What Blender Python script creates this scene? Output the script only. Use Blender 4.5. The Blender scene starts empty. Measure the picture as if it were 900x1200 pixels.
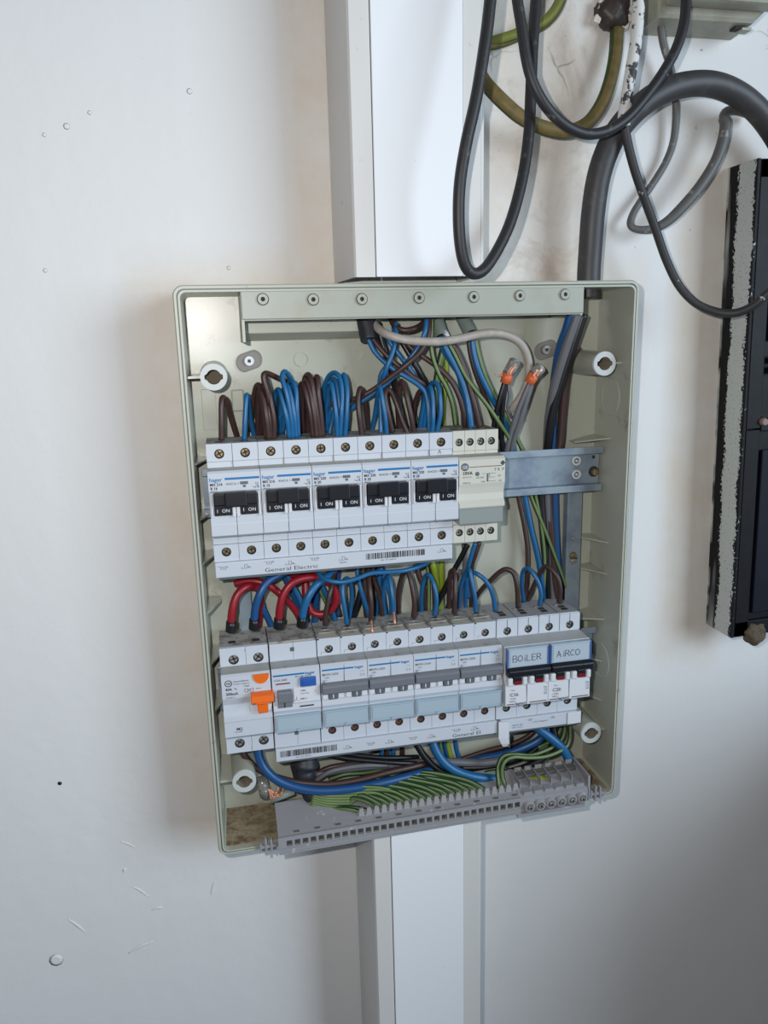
import bpy, bmesh, math, random
from mathutils import Vector, Euler, Matrix
random.seed(7)
S = bpy.context.scene
COL = S.collection

# ------------------------------------------------------------ camera, light
FPX = 897.25
cam_d = bpy.data.cameras.new('camera'); cam = bpy.data.objects.new('camera', cam_d); COL.objects.link(cam)
cam_d.sensor_fit = 'HORIZONTAL'; cam_d.sensor_width = 36; cam_d.lens = FPX / 900 * 36
cam_d.clip_start = .01; cam_d.clip_end = 50
CAM_LOC = Vector((.0275, -.5853, .3845)); CAM_ROT = Euler((1.3454, .0245, -.2072), 'XYZ')
cam.location = CAM_LOC; cam.rotation_euler = CAM_ROT
S.camera = cam
CM = CAM_ROT.to_matrix()

w = bpy.data.worlds.new('room_light'); S.world = w; w.use_nodes = True
w.node_tree.nodes['Background'].inputs[0].default_value = (.80, .88, 1.0, 1)
w.node_tree.nodes['Background'].inputs[1].default_value = .11

def area(name, loc, target, size, energy, color):
    d = bpy.data.lights.new(name, 'AREA'); d.shape = 'RECTANGLE'; d.size, d.size_y = size
    d.energy = energy; d.color = color
    o = bpy.data.objects.new(name, d); COL.objects.link(o); o.location = loc
    o.rotation_euler = (Vector(target) - Vector(loc)).to_track_quat('-Z', 'Y').to_euler()
    return o
# daylight from the window to the right, and the phone's small flash by the lens
area('window_daylight', (2.1, -1.95, .78), (.15, 0, .25), (1.3, 1.5), 55, (.72, .87, 1.0))
fl = bpy.data.lights.new('phone_flash', 'POINT'); fl.energy = 6.9; fl.color = (1, .97, .93); fl.shadow_soft_size = .004
flo = bpy.data.objects.new('phone_flash', fl); COL.objects.link(flo)
flo.location = CAM_LOC + CM @ Vector((-.038, .026, .0))

S.view_settings.view_transform = 'Standard'; S.view_settings.look = 'None'
S.view_settings.exposure = 0; S.view_settings.gamma = 1; S.view_settings.use_curve_mapping = False

# ------------------------------------------------------------ helpers
def lin(c):
    c /= 255
    return c / 12.92 if c <= .04045 else ((c + .055) / 1.055) ** 2.4
def rgb(h):
    return (lin(h[0]), lin(h[1]), lin(h[2]), 1)

MATS = {}
def mat(name, col, rough=.5, metal=0, dirt=None, dscale=60, dlo=.5, dhi=.7, bump=0, bscale=200, trans=0, alpha=None, spec=.5):
    if name in MATS: return MATS[name]
    m = bpy.data.materials.new(name); m.use_nodes = True; MATS[name] = m
    nt = m.node_tree; b = nt.nodes['Principled BSDF']
    b.inputs['Base Color'].default_value = rgb(col); b.inputs['Roughness'].default_value = rough
    b.inputs['Metallic'].default_value = metal
    b.inputs['Specular IOR Level'].default_value = spec
    if trans: b.inputs['Transmission Weight'].default_value = trans
    if alpha is not None: b.inputs['Alpha'].default_value = alpha
    tc = nt.nodes.new('ShaderNodeTexCoord')
    if dirt:
        n = nt.nodes.new('ShaderNodeTexNoise'); n.inputs['Scale'].default_value = dscale
        n.inputs['Detail'].default_value = 5; n.inputs['Roughness'].default_value = .65
        nt.links.new(tc.outputs['Object'], n.inputs['Vector'])
        r = nt.nodes.new('ShaderNodeMapRange'); r.inputs['From Min'].default_value = dlo; r.inputs['From Max'].default_value = dhi
        nt.links.new(n.outputs['Fac'], r.inputs['Value'])
        mx = nt.nodes.new('ShaderNodeMix'); mx.data_type = 'RGBA'
        mx.inputs['A'].default_value = rgb(col); mx.inputs['B'].default_value = rgb(dirt)
        nt.links.new(r.outputs['Result'], mx.inputs['Factor']); nt.links.new(mx.outputs['Result'], b.inputs['Base Color'])
    if bump:
        n2 = nt.nodes.new('ShaderNodeTexNoise'); n2.inputs['Scale'].default_value = bscale; n2.inputs['Detail'].default_value = 4
        nt.links.new(tc.outputs['Object'], n2.inputs['Vector'])
        bp = nt.nodes.new('ShaderNodeBump'); bp.inputs['Strength'].default_value = bump; bp.inputs['Distance'].default_value = .001
        nt.links.new(n2.outputs['Fac'], bp.inputs['Height']); nt.links.new(bp.outputs['Normal'], b.inputs['Normal'])
    return m

def at(px, py, y):
    """world point seen at a pixel of the 900x1200 frame, at a distance y (metres) in front of the wall"""
    d = CM @ Vector(((px - 450) / FPX, -(py - 600) / FPX, -1))
    return CAM_LOC + d * ((-y - CAM_LOC.y) / d.y)

class MB:
    def __init__(s): s.b = bmesh.new()
    def face(s, vs, m=0, smooth=False):
        try: f = s.b.faces.new([v if isinstance(v, bmesh.types.BMVert) else s.b.verts.new(v) for v in vs])
        except ValueError: return None
        f.material_index = m; f.smooth = smooth; return f
    def box(s, x0, x1, y0, y1, z0, z1, m=0, bev=0):
        v = [s.b.verts.new((x, y, z)) for x in (x0, x1) for y in (y0, y1) for z in (z0, z1)]
        fs = [s.b.faces.new([v[i] for i in q]) for q in ((0,1,3,2),(4,6,7,5),(0,4,5,1),(2,3,7,6),(0,2,6,4),(1,5,7,3))]
        for f in fs: f.material_index = m
        bmesh.ops.recalc_face_normals(s.b, faces=fs)
        if bev:
            es = list({e for f in fs for e in f.edges})
            bmesh.ops.bevel(s.b, geom=es, offset=bev, segments=2, profile=.5, affect='EDGES', material=-1)
        return s
    def prism(s, prof, x0, x1, m=0, mats=None, bev=0):
        """profile [(y,z)...] swept along x"""
        a = [s.b.verts.new((x0, y, z)) for y, z in prof]; c = [s.b.verts.new((x1, y, z)) for y, z in prof]
        fs = []; n = len(prof)
        for i in range(n):
            j = (i + 1) % n
            f = s.b.faces.new((a[i], a[j], c[j], c[i])); f.material_index = mats[i] if mats else m; fs.append(f)
        for q in (a[::-1], c):
            f = s.b.faces.new(q); f.material_index = m; fs.append(f)
        bmesh.ops.recalc_face_normals(s.b, faces=fs)
        if bev:
            es = list({e for f in fs for e in f.edges})
            bmesh.ops.bevel(s.b, geom=es, offset=bev, segments=1, profile=.5, affect='EDGES', material=-1)
        return s
    def plate(s, prof, y0, y1, m=0):
        """outline [(x,z)...] swept along y"""
        a = [s.b.verts.new((x, y0, z)) for x, z in prof]; c = [s.b.verts.new((x, y1, z)) for x, z in prof]
        n = len(prof); fs = [s.b.faces.new((a[i], a[(i+1) % n], c[(i+1) % n], c[i])) for i in range(n)]
        fs += [s.b.faces.new(a[::-1]), s.b.faces.new(c)]
        for f in fs: f.material_index = m
        bmesh.ops.recalc_face_normals(s.b, faces=fs); return s
    def cyl(s, p, q, r, m=0, n=16, r2=None, caps=True, smooth=True):
        p, q = Vector(p), Vector(q); d = (q - p).normalized()
        u = d.orthogonal().normalized(); w_ = d.cross(u); r2 = r if r2 is None else r2
        A = []; B = []
        for i in range(n):
            t = 2 * math.pi * i / n; o = u * math.cos(t) + w_ * math.sin(t)
            A.append(s.b.verts.new(p + o * r)); B.append(s.b.verts.new(q + o * r2))
        for i in range(n):
            s.face((A[i], A[(i+1) % n], B[(i+1) % n], B[i]), m, smooth)
        if caps: s.face(A[::-1], m); s.face(B, m)
        return s
    def ring(s, c, r0, r1, y0, y1, m=0, n=24):
        """washer around an axis along y, from y0 (back) to y1 (front)"""
        L = []
        for (r, y) in ((r1, y0), (r1, y1), (r0, y1), (r0, y0)):
            L.append([s.b.verts.new((c[0] + r * math.cos(2*math.pi*i/n), y, c[1] + r * math.sin(2*math.pi*i/n))) for i in range(n)])
        for k in range(3):
            for i in range(n):
                j = (i + 1) % n; s.face((L[k][i], L[k+1][i], L[k+1][j], L[k][j]), m, k != 1)
        return s
    def hole(s, x0, x1, z0, z1, y, cx, cz, r, depth, m=0, mh=0, mb=1, n=16):
        """front face at y with a round blind hole, plus its four outer sides 3.5 mm back"""
        ang = [2*math.pi*i/n for i in range(n)] + [math.atan2(b - cz, a - cx) % (2*math.pi) for a in (x0, x1) for b in (z0, z1)]
        ang = sorted(set(round(a, 6) for a in ang)); R = []; C = []; D = []
        for a in ang:
            ca, sa = math.cos(a), math.sin(a); t = 1e9
            if ca > 1e-9: t = min(t, (x1 - cx) / ca)
            if ca < -1e-9: t = min(t, (x0 - cx) / ca)
            if sa > 1e-9: t = min(t, (z1 - cz) / sa)
            if sa < -1e-9: t = min(t, (z0 - cz) / sa)
            R.append(s.b.verts.new((cx + t*ca, y, cz + t*sa))); C.append(s.b.verts.new((cx + r*ca, y, cz + r*sa)))
            D.append(s.b.verts.new((cx + r*ca, y + depth, cz + r*sa)))
        k = len(ang)
        for i in range(k):
            j = (i + 1) % k
            s.face((R[i], R[j], C[j], C[i]), m); s.face((C[i], C[j], D[j], D[i]), mh, True)
        s.face(D, mb)
        yb = y + .0036
        q = [(x0, z0), (x1, z0), (x1, z1), (x0, z1)]
        for i in range(4):
            a, b = q[i], q[(i+1) % 4]
            s.face([(a[0], y, a[1]), (a[0], yb, a[1]), (b[0], yb, b[1]), (b[0], y, b[1])], m)
        return s
    def tube(s, pts, r, m=0, n=9, stripe=None, steps=7, rf=None, caps=True):
        P = [Vector(p) for p in pts]
        if len(P) > 2:
            Q = []; E_ = [P[0]*2 - P[1]] + P + [P[-1]*2 - P[-2]]
            for i in range(1, len(E_) - 2):
                a, b, c, d = E_[i-1:i+3]
                ta = (c - a) * .5; tb = (d - b) * .5
                for k in range(steps):
                    t = k / steps
                    Q.append(b*(2*t**3-3*t*t+1) + ta*(t**3-2*t*t+t) + c*(-2*t**3+3*t*t) + tb*(t**3-t*t))
            Q.append(P[-1])
        else: Q = P
        u = None; rings = []
        for i, p in enumerate(Q):
            d = (Q[min(i+1, len(Q)-1)] - Q[max(i-1, 0)])
            if d.length < 1e-9: continue
            d.normalize()
            if u is None:
                u = Vector((0, -1, 0)) - d * d.dot(Vector((0, -1, 0)))
                if u.length < .1: u = d.orthogonal()
                u.normalize()
            else:
                u = u - d * u.dot(d); u.normalize()
            v = d.cross(u); rr = r if rf is None else r * rf(i / (len(Q)-1))
            rings.append([s.b.verts.new(p + (u*math.cos(2*math.pi*j/n) + v*math.sin(2*math.pi*j/n)) * rr) for j in range(n)])
        for a, b in zip(rings, rings[1:]):
            for j in range(n):
                mi = m if not stripe else (stripe if j in STR[n] else m)
                s.face((a[j], a[(j+1) % n], b[(j+1) % n], b[j]), mi, True)
        if caps: s.face(rings[0][::-1], m); s.face(rings[-1], m)
        return s
    def text(s, t, size, x, y, z, m=0, off=0, sx=1, align='LEFT', rot=0):
        me = text_mesh(t, round(off + .006, 4), align); base = []
        c_, s_ = math.cos(rot), math.sin(rot)
        for v in me.vertices:
            a, b = v.co.x*size*sx, v.co.y*size
            base.append(s.b.verts.new((x + a*c_ - b*s_, y, z + a*s_ + b*c_)))
        for p in me.polygons: s.face([base[i] for i in p.vertices], m)
        return s
    def strokes(s, lines, x, y, z, w_, h_, t, m=0):
        """hand-drawn strokes given on a 0..1 grid, as thin ribbons facing the front"""
        for L in lines:
            for a, b in zip(L, L[1:]):
                A = Vector((x + a[0]*w_, y, z + a[1]*h_)); B = Vector((x + b[0]*w_, y, z + b[1]*h_))
                d = (B - A)
                if d.length < 1e-9: continue
                d.normalize(); o = Vector((-d.z, 0, d.x)) * t / 2; e = d * t * .3
                s.face([A - o - e, B - o + e, B + o + e, A + o - e], m)
        return s
    def build(s, name, mats, parent=None, loc=None, smooth=False, kind=None, flip=False):
        me = bpy.data.meshes.new(name)
        if loc is not None: bmesh.ops.translate(s.b, verts=s.b.verts, vec=-Vector(loc))
        s.b.to_mesh(me); s.b.free()
        for m_ in (mats if isinstance(mats, (list, tuple)) else [mats]): me.materials.append(m_)
        if smooth:
            for p in me.polygons: p.use_smooth = True
        o = bpy.data.objects.new(name, me); COL.objects.link(o)
        if parent: o.parent = parent
        if loc is not None: o.location = loc
        if kind: o['kind'] = kind
        return o
STR = {9: (0, 8), 14: (12, 13, 0, 1, 2)}
_tc = {}
def text_mesh(t, off, align):
    k = (t, off, align)
    if k not in _tc:
        c = bpy.data.curves.new('lettering', 'FONT'); c.body = t; c.resolution_u = 2; c.offset = off; c.align_x = align
        o = bpy.data.objects.new('lettering', c); COL.objects.link(o)
        dg = bpy.context.evaluated_depsgraph_get(); dg.update()
        me = bpy.data.meshes.new_from_object(o.evaluated_get(dg))
        bpy.data.objects.remove(o); _tc[k] = me
    return _tc[k]

def tag(o, label, cat, group=None):
    o['label'] = label; o['category'] = cat
    if group: o['group'] = group
    return o
def thing(name, label, cat, loc=(0, 0, 0), group=None):
    o = bpy.data.objects.new(name, None); COL.objects.link(o); o.location = loc; o.empty_display_size = .01
    return tag(o, label, cat, group)
def dup(o, parent=None, loc=None, label=None):
    c = o.copy(); COL.objects.link(c)
    if parent: c.parent = parent
    if loc is not None: c.location = loc
    if label: c['label'] = label
    for ch in [x for x in COL.objects if x.parent == o]: dup(ch, c)
    return c

# ------------------------------------------------------------ materials
def plaster():
    m = bpy.data.materials.new('painted_plaster'); m.use_nodes = True; nt = m.node_tree; N = nt.nodes; L = nt.links
    b = N['Principled BSDF']; b.inputs['Roughness'].default_value = .62
    tc = N.new('ShaderNodeTexCoord')
    def noise(scale, detail=5, rough=.6, dist=0):
        n = N.new('ShaderNodeTexNoise'); n.inputs['Scale'].default_value = scale; n.inputs['Detail'].default_value = detail
        n.inputs['Roughness'].default_value = rough; n.inputs['Distortion'].default_value = dist
        L.new(tc.outputs['Object'], n.inputs['Vector']); return n.outputs['Fac']
    def rng(v, a, b_, lo=0, hi=1):
        r = N.new('ShaderNodeMapRange'); r.inputs['From Min'].default_value = a; r.inputs['From Max'].default_value = b_
        r.inputs['To Min'].default_value = lo; r.inputs['To Max'].default_value = hi
        L.new(v, r.inputs['Value']); return r.outputs['Result']
    def math_(op, a, b_):
        n = N.new('ShaderNodeMath'); n.operation = op
        for i, v in enumerate((a, b_)):
            if isinstance(v, (int, float)): n.inputs[i].default_value = v
            else: L.new(v, n.inputs[i])
        return n.outputs[0]
    def mix(f, a, b_):
        n = N.new('ShaderNodeMix'); n.data_type = 'RGBA'
        L.new(f, n.inputs['Factor'])
        for k, v in (('A', a), ('B', b_)):
            if isinstance(v, tuple): n.inputs[k].default_value = v
            else: L.new(v, n.inputs[k])
        return n.outputs['Result']
    sp = N.new('ShaderNodeSeparateXYZ'); L.new(tc.outputs['Object'], sp.inputs[0]); X, Z = sp.outputs['X'], sp.outputs['Z']
    # older, warmer paint the roller did not reach: beside the trunking, among the cables; round the box just a warmer tone
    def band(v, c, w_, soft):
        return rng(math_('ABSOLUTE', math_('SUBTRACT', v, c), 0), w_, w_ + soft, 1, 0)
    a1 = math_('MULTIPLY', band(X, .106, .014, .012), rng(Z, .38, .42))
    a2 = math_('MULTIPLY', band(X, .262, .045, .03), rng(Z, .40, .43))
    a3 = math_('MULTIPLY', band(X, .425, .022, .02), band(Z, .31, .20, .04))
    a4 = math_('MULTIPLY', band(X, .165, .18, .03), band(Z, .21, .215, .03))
    warm_tone = math_('MAXIMUM', math_('MAXIMUM', a1, a2), math_('MAXIMUM', a3, a4))
    warm_tone = math_('MULTIPLY', warm_tone, rng(noise(14, 6, .7), .30, .62, .25, 1))
    c = mix(warm_tone, rgb((224, 224, 224)), rgb((216, 206, 194)))
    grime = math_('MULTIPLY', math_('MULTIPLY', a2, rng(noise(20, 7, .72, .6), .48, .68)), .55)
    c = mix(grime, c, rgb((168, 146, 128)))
    zone = math_('MULTIPLY', rng(X, .21, .24), rng(Z, .42, .45))
    cr = N.new('ShaderNodeTexVoronoi'); cr.feature = 'DISTANCE_TO_EDGE'; cr.inputs['Scale'].default_value = 17
    wv = N.new('ShaderNodeTexNoise'); wv.inputs['Scale'].default_value = 25; L.new(tc.outputs['Object'], wv.inputs['Vector'])
    va = N.new('ShaderNodeMixRGB') if False else N.new('ShaderNodeVectorMath'); va.operation = 'MULTIPLY_ADD'
    L.new(wv.outputs['Color'], va.inputs[0]); va.inputs[1].default_value = (.05, .05, .05); L.new(tc.outputs['Object'], va.inputs[2])
    L.new(va.outputs[0], cr.inputs['Vector'])
    crack = math_('MULTIPLY', rng(cr.outputs['Distance'], .004, .016, 1, 0), rng(noise(9, 3), .56, .62))
    c = mix(math_('MULTIPLY', math_('MULTIPLY', crack, zone), .55), c, rgb((128, 112, 100)))
    speck = math_('MULTIPLY', rng(noise(170, 3, .6), .70, .74), math_('ADD', math_('MULTIPLY', zone, .6), .12))
    c = mix(speck, c, rgb((110, 95, 85)))
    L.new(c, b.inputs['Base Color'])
    h = math_('ADD', math_('MULTIPLY', noise(9, 5, .55), 1.0), math_('MULTIPLY', noise(70, 4, .6), .12))
    h = math_('SUBTRACT', h, math_('MULTIPLY', math_('MULTIPLY', crack, zone), .1))
    bp = N.new('ShaderNodeBump'); bp.inputs['Strength'].default_value = .45; bp.inputs['Distance'].default_value = .004
    L.new(h, bp.inputs['Height']); L.new(bp.outputs['Normal'], b.inputs['Normal'])
    return m
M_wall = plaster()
M_enc = mat('beige_enclosure_plastic', (174, 176, 163), .28, dirt=(128, 112, 90), dscale=45, dlo=.60, dhi=.78, bump=.05, bscale=30)
M_enc2 = mat('beige_rim_plastic', (176, 178, 164), .42, dirt=(150, 138, 116), dscale=90, dlo=.62, dhi=.75)
M_dust = mat('beige_plastic_with_building_dust', (160, 148, 122), .8, dirt=(112, 88, 66), dscale=110, dlo=.42, dhi=.66, bump=.8, bscale=500)
M_gasket = mat('grey_gasket', (112, 124, 128), .5)
M_strip = mat('pale_grey_green_plastic', (164, 168, 158), .42, dirt=(160, 160, 146), dscale=40)
M_trunk = mat('white_trunking_plastic', (236, 239, 244), .33, dirt=(205, 203, 200), dscale=160, dlo=.70, dhi=.74)
M_trunk2 = mat('off_white_trunking_base', (214, 213, 211), .42, dirt=(190, 184, 174), dscale=80, dlo=.66, dhi=.74)
M_white = mat('white_breaker_plastic', (196, 202, 212), .38)
M_white2 = mat('bright_white_plastic', (212, 215, 222), .35)
M_cream = mat('cream_plastic', (200, 200, 190), .4)
M_top = mat('dusty_grey_breaker_top', (168, 168, 166), .75, dirt=(118, 112, 104), dscale=160, dlo=.45, dhi=.65)
M_seam = mat('dark_seam', (60, 62, 66), .8)
M_hole = mat('terminal_hole_dark', (46, 44, 44), .8)
M_black = mat('black_toggle_plastic', (20, 23, 31), .35)
M_grey = mat('grey_toggle_plastic', (112, 116, 124), .4)
M_dgrey = mat('dark_grey_plastic', (92, 97, 104), .45)
M_orange = mat('orange_plastic', (232, 106, 28), .35)
M_blueb = mat('blue_button_plastic', (44, 92, 168), .35)
M_red = mat('dark_red_toggle', (120, 22, 30), .35)
M_stripe = mat('blue_print', (28, 112, 172), .4)
M_ink = mat('dark_print', (34, 36, 44), .5)
M_ink2 = mat('grey_print', (92, 96, 106), .5)
M_inkr = mat('brown_red_print', (120, 62, 60), .5)
M_inkw = mat('white_print', (205, 208, 214), .5)
M_holder = mat('blue_tinted_clear_plastic', (158, 178, 192), .15)
M_paper = mat('pale_label_paper', (176, 188, 200), .35)
M_smoke = mat('grey_translucent_cover', (142, 150, 148), .3)
M_brass = mat('brass_screw', (170, 150, 110), .35, metal=.6, dirt=(70, 56, 36), dscale=500, dlo=.45, dhi=.7)
M_steel = mat('steel_screw', (176, 174, 168), .35, metal=.5, dirt=(92, 84, 74), dscale=400, dlo=.5, dhi=.7)
M_cop = mat('copper', (222, 160, 130), .35, metal=.5)
M_coppl = mat('copper_brown_clamp', (138, 84, 58), .5, metal=.3)
M_galv = mat('galvanised_steel', (148, 162, 172), .4, metal=.35, dirt=(126, 138, 156), dscale=45, dlo=.45, dhi=.65)
M_brown = mat('brown_wire', (66, 46, 43), .42)
M_blue = mat('blue_wire', (28, 96, 146), .38)
M_blue2 = mat('dark_blue_wire', (26, 76, 128), .38)
M_wred = mat('red_wire', (140, 22, 36), .38)
M_wblack = mat('black_wire', (22, 22, 26), .4)
M_wgrey = mat('grey_wire', (104, 104, 110), .45)
M_ggreen = mat('earth_wire_green', (34, 66, 40), .42)
M_gyel = mat('earth_wire_yellow', (104, 124, 74), .42)
M_byel = mat('bright_earth_yellow', (140, 158, 44), .42)
M_cable = mat('anthracite_cable_sheath', (40, 39, 42), .5, dirt=(98, 94, 92), dscale=120, dlo=.6, dhi=.72)
M_cable2 = mat('thick_grey_cable_sheath', (60, 59, 61), .5, dirt=(84, 80, 77), dscale=70, dlo=.55, dhi=.75)
M_cable3 = mat('mid_grey_cable_sheath', (96, 95, 94), .5, dirt=(150, 149, 146), dscale=90, dlo=.62, dhi=.68)
M_cable4 = mat('light_grey_sheath', (166, 158, 150), .5, dirt=(184, 176, 168), dscale=150)
M_ptd = mat('dark_sheath_with_white_paint', (58, 57, 58), .55, dirt=(216, 216, 214), dscale=130, dlo=.43, dhi=.47)
M_ptd2 = mat('dark_sheath_with_few_paint_flecks', (50, 49, 51), .55, dirt=(205, 205, 203), dscale=120, dlo=.66, dhi=.69)
M_goy = mat('weathered_earth_yellow', (116, 98, 54), .55, dirt=(92, 84, 44), dscale=130, dlo=.42, dhi=.66)
M_gog = mat('weathered_earth_green', (48, 66, 24), .55, dirt=(74, 78, 36), dscale=90)
M_tape = mat('black_insulating_tape', (40, 42, 50), .5)
M_gland = mat('grey_plastic_gland', (128, 138, 132), .45)
M_bus = mat('grey_terminal_plastic', (150, 150, 155), .5, dirt=(190, 190, 192), dscale=150, dlo=.62, dhi=.7)
M_busd = mat('terminal_pocket_dark', (92, 90, 88), .7)
M_bblack = mat('black_gloss_paint', (13, 13, 17), .5, dirt=(24, 26, 32), dscale=40, spec=.2)
M_navy = mat('navy_dark_panel', (12, 15, 30), .5, spec=.2)
M_foam = mat('brown_foam_lump', (96, 82, 64), .8, dirt=(50, 42, 34), dscale=180, bump=1, bscale=260)
M_mastic = mat('dark_brown_mastic', (56, 46, 42), .45, dirt=(150, 140, 130), dscale=120, dlo=.68, dhi=.71, bump=.8, bscale=150)
M_jb = mat('beige_grey_junction_plastic', (160, 160, 146), .42, dirt=(140, 138, 124), dscale=25)
M_clear = mat('clear_connector_plastic', (190, 190, 188), .15, trans=.7)
M_wring = mat('white_post_ring', (190, 195, 194), .42)

# ------------------------------------------------------------ wall
mb = MB()
NX, NZ = 60, 80
x0, x1, z0, z1 = -.9, 1.2, -1.1, 1.3
# plaster surface as a slightly uneven mesh, split so the flat zone behind the equipment stays at y=0
vs = [[None]*(NZ+1) for _ in range(NX+1)]
for i in range(NX+1):
    for k in range(NZ+1):
        vs[i][k] = mb.b.verts.new((x0 + (x1-x0)*i/NX, 0, z0 + (z1-z0)*k/NZ))
for i in range(NX):
    for k in range(NZ): mb.face((vs[i][k], vs[i+1][k], vs[i+1][k+1], vs[i][k+1]), 0, True)
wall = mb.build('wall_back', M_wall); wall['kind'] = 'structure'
mb = MB(); c = at(70, 918, 0)
mb.cyl((c.x, -.0001, c.z), (c.x, -.0006, c.z), .0017, n=10, r2=.001); h = mb.build('nail_hole', M_wblack, wall)
# plaster blobs and scars standing proud of the paint
for (px, py, r, ln, a) in ((78, 148, .0022, 0, 0), (222, 107, .002, 0, 0), (105, 132, .0015, 0, 0), (52, 158, .0015, 0, 0), (268, 314, .0015, 0, 0), (53, 317, .0015, 0, 0),
                        (66, 1125, .006, 0, 0), (150, 990, .0012, .014, -.6), (90, 1085, .0012, .02, -.9), (165, 1110, .0015, .022, .35), (165, 1045, .001, .018, -.8), (185, 1065, .0012, .01, 0), (250, 1040, .0012, .014, 1.2), (146, 1020, .0014, .004, 1)):
    c = at(px, py, 0); mb = MB()
    if ln:
        d = Vector((math.cos(a), 0, math.sin(a))) * ln / 2
        mb.tube([c - d, c + Vector((0, -.0002, .001)), c + d], r, n=7, rf=lambda t: .35 + .65*math.sin(t*math.pi))
        for v in mb.b.verts: v.co.y = min(0, v.co.y * .45)
    else:
        mb.cyl((c.x, 0, c.z), (c.x, -.0006, c.z), r, n=9, r2=r*.55)
    mb.build('plaster_blob', M_wall, wall)

# added unseen box right of the view, to shade the lower right wall
cp = thing('light_blocker', 'added grey light blocker, unseen right of the view, shading the lower right wall', 'light_blocker', (.66, 0, -1.0))
b_ = MB(); b_.box(0, .6, -.50, -.001, 0, 1.08, bev=.004); b_.build('blocker_body', mat('blocker_grey', (150, 150, 150), .5), cp)
b_ = MB(); b_.box(.005, .595, -.52, -.501, .01, 1.07, bev=.002); b_.build('blocker_front', mat('blocker_front_grey', (165, 165, 165), .5), cp)
b_ = MB(); b_.box(.02, .035, -.54, -.521, .55, .68, bev=.002); b_.build('blocker_grip', M_steel, cp)

# ------------------------------------------------------------ trunking
def trunking(label, za, zb, cut=None):
    t = thing('cable_trunking', label, 'trunking', (.12, 0, za)); L = Vector((.12, 0, za)); h = zb - za
    D = .060; b = MB()
    # base channel: slightly splayed left cheek, front lips either side of the lid
    b.plate([(0,0)]*0 or [(-.0035, 0), (-.0035, h), (-.0015, h), (-.0015, 0)], 0, -.001)
    def strip(xa, ya, xb, yb, t_=.0014, m=0):
        d = Vector((xb-xa, yb-ya)).normalized(); o = Vector((-d.y, d.x))*t_
        P = [(xa, ya), (xb, yb), (xb+o.x, yb+o.y), (xa+o.x, ya+o.y)]
        v0 = [b.b.verts.new((p[0], p[1], 0)) for p in P]; v1 = [b.b.verts.new((p[0], p[1], h)) for p in P]
        fs = [b.b.faces.new((v0[i], v0[(i+1)%4], v1[(i+1)%4], v1[i])) for i in range(4)] + [b.b.faces.new(v0[::-1]), b.b.faces.new(v1)]
        for f in fs: f.material_index = m
        bmesh.ops.recalc_face_normals(b.b, faces=fs)
    strip(-.006, -.0004, -.001, -D+.002); strip(-.001, -D+.002, .0002, -D); strip(.0002, -D, .0132, -D)
    strip(.0878, 0, .0878, -D+.001); strip(.0745, -D, .0868, -D); strip(.0868, -D, .0878, -D+.001)
    strip(.0, -.0016, .087, -.0016)
    b.build('trunking_base', M_trunk2, t)
    b = MB(); b.box(.0138, .0742, -D+.002, -D-.0008, 0, h, bev=.0006); b.build('trunking_lid', M_trunk, t)
    return t
trunking('white plastic trunking rising from the top of the fuse box', .4235, 1.2)
trunking('white plastic trunking running down below the fuse box', -1.0, -.0015)

# ------------------------------------------------------------ enclosure
W_, H_, D_ = .330, .420, .0567
enc = thing('fuse_box_enclosure', 'open beige plastic fuse box enclosure without its cover, fixed to the white wall', 'fuse box')
def rrect(o, y, r, n=6, x0=0, z0=0, x1=W_, z1=H_):
    pts = []
    for (cx, cz, a0) in ((x1-o-r, z1-o-r, 0), (x0+o+r, z1-o-r, 90), (x0+o+r, z0+o+r, 180), (x1-o-r, z0+o+r, 270)):
        for i in range(n+1):
            a = math.radians(a0 + 90*i/n); pts.append((cx + r*math.cos(a), y, cz + r*math.sin(a)))
    return pts
def loft(b, loops, ms):
    R = [[b.b.verts.new(p) for p in L] for L in loops]
    for k in range(len(R)-1):
        n = len(R[k])
        for i in range(n):
            b.face((R[k][i], R[k][(i+1)%n], R[k+1][(i+1)%n], R[k+1][i]), ms[k])
    return R
b = MB()
R = loft(b, [rrect(0, 0, .007), rrect(0, -D_+.001, .007), rrect(.0008, -D_, .006), rrect(.0024, -D_, .005), rrect(.0024, -D_+.002, .005),
             rrect(.0033, -D_+.002, .0045), rrect(.0033, -D_-.0006, .0045), rrect(.0046, -D_-.0006, .004), rrect(.005, -.0035, .004)],
         [0, 1, 1, 2, 2, 2, 1, 0])
b.face(R[-1][::-1], 0)
# dusty floor of the box
shell = b.build('shell', [M_enc, M_enc2, M_gasket], enc)
b = MB(); b.box(.0052, .3248, -D_+.004, -.004, .0050, .0058); b.build('dust_layer', M_dust, enc)
# raised mouldings on the back panel
b = MB(); P = [at(247, 352, .0035), at(277, 368, .0035)]
b.box(.0335, .0425, -.006, -.0035, .333, .349, bev=.001)
b.build('back_panel_moulding', M_enc, enc)
b = MB()
for (cx, cz, sx, sz) in ((.017, .335, .010, .03), (.06, .325, .04, .03), (.017, .29, .008, .02)):
    b.box(cx-sx/2, cx+sx/2, -.0040, -.0033, cz-sz/2, cz+sz/2, bev=.0003)
b.build('back_panel_moulding', M_enc, enc)
for (x, z, r) in ((.0865, .3695, .0055), (.017, .401, .0065), (.13, .372, .004)):
    b = MB(); b.ring((x, z), r-.0006, r, -.0033, -.0042); b.build('knockout_ring', M_enc, enc)
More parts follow.
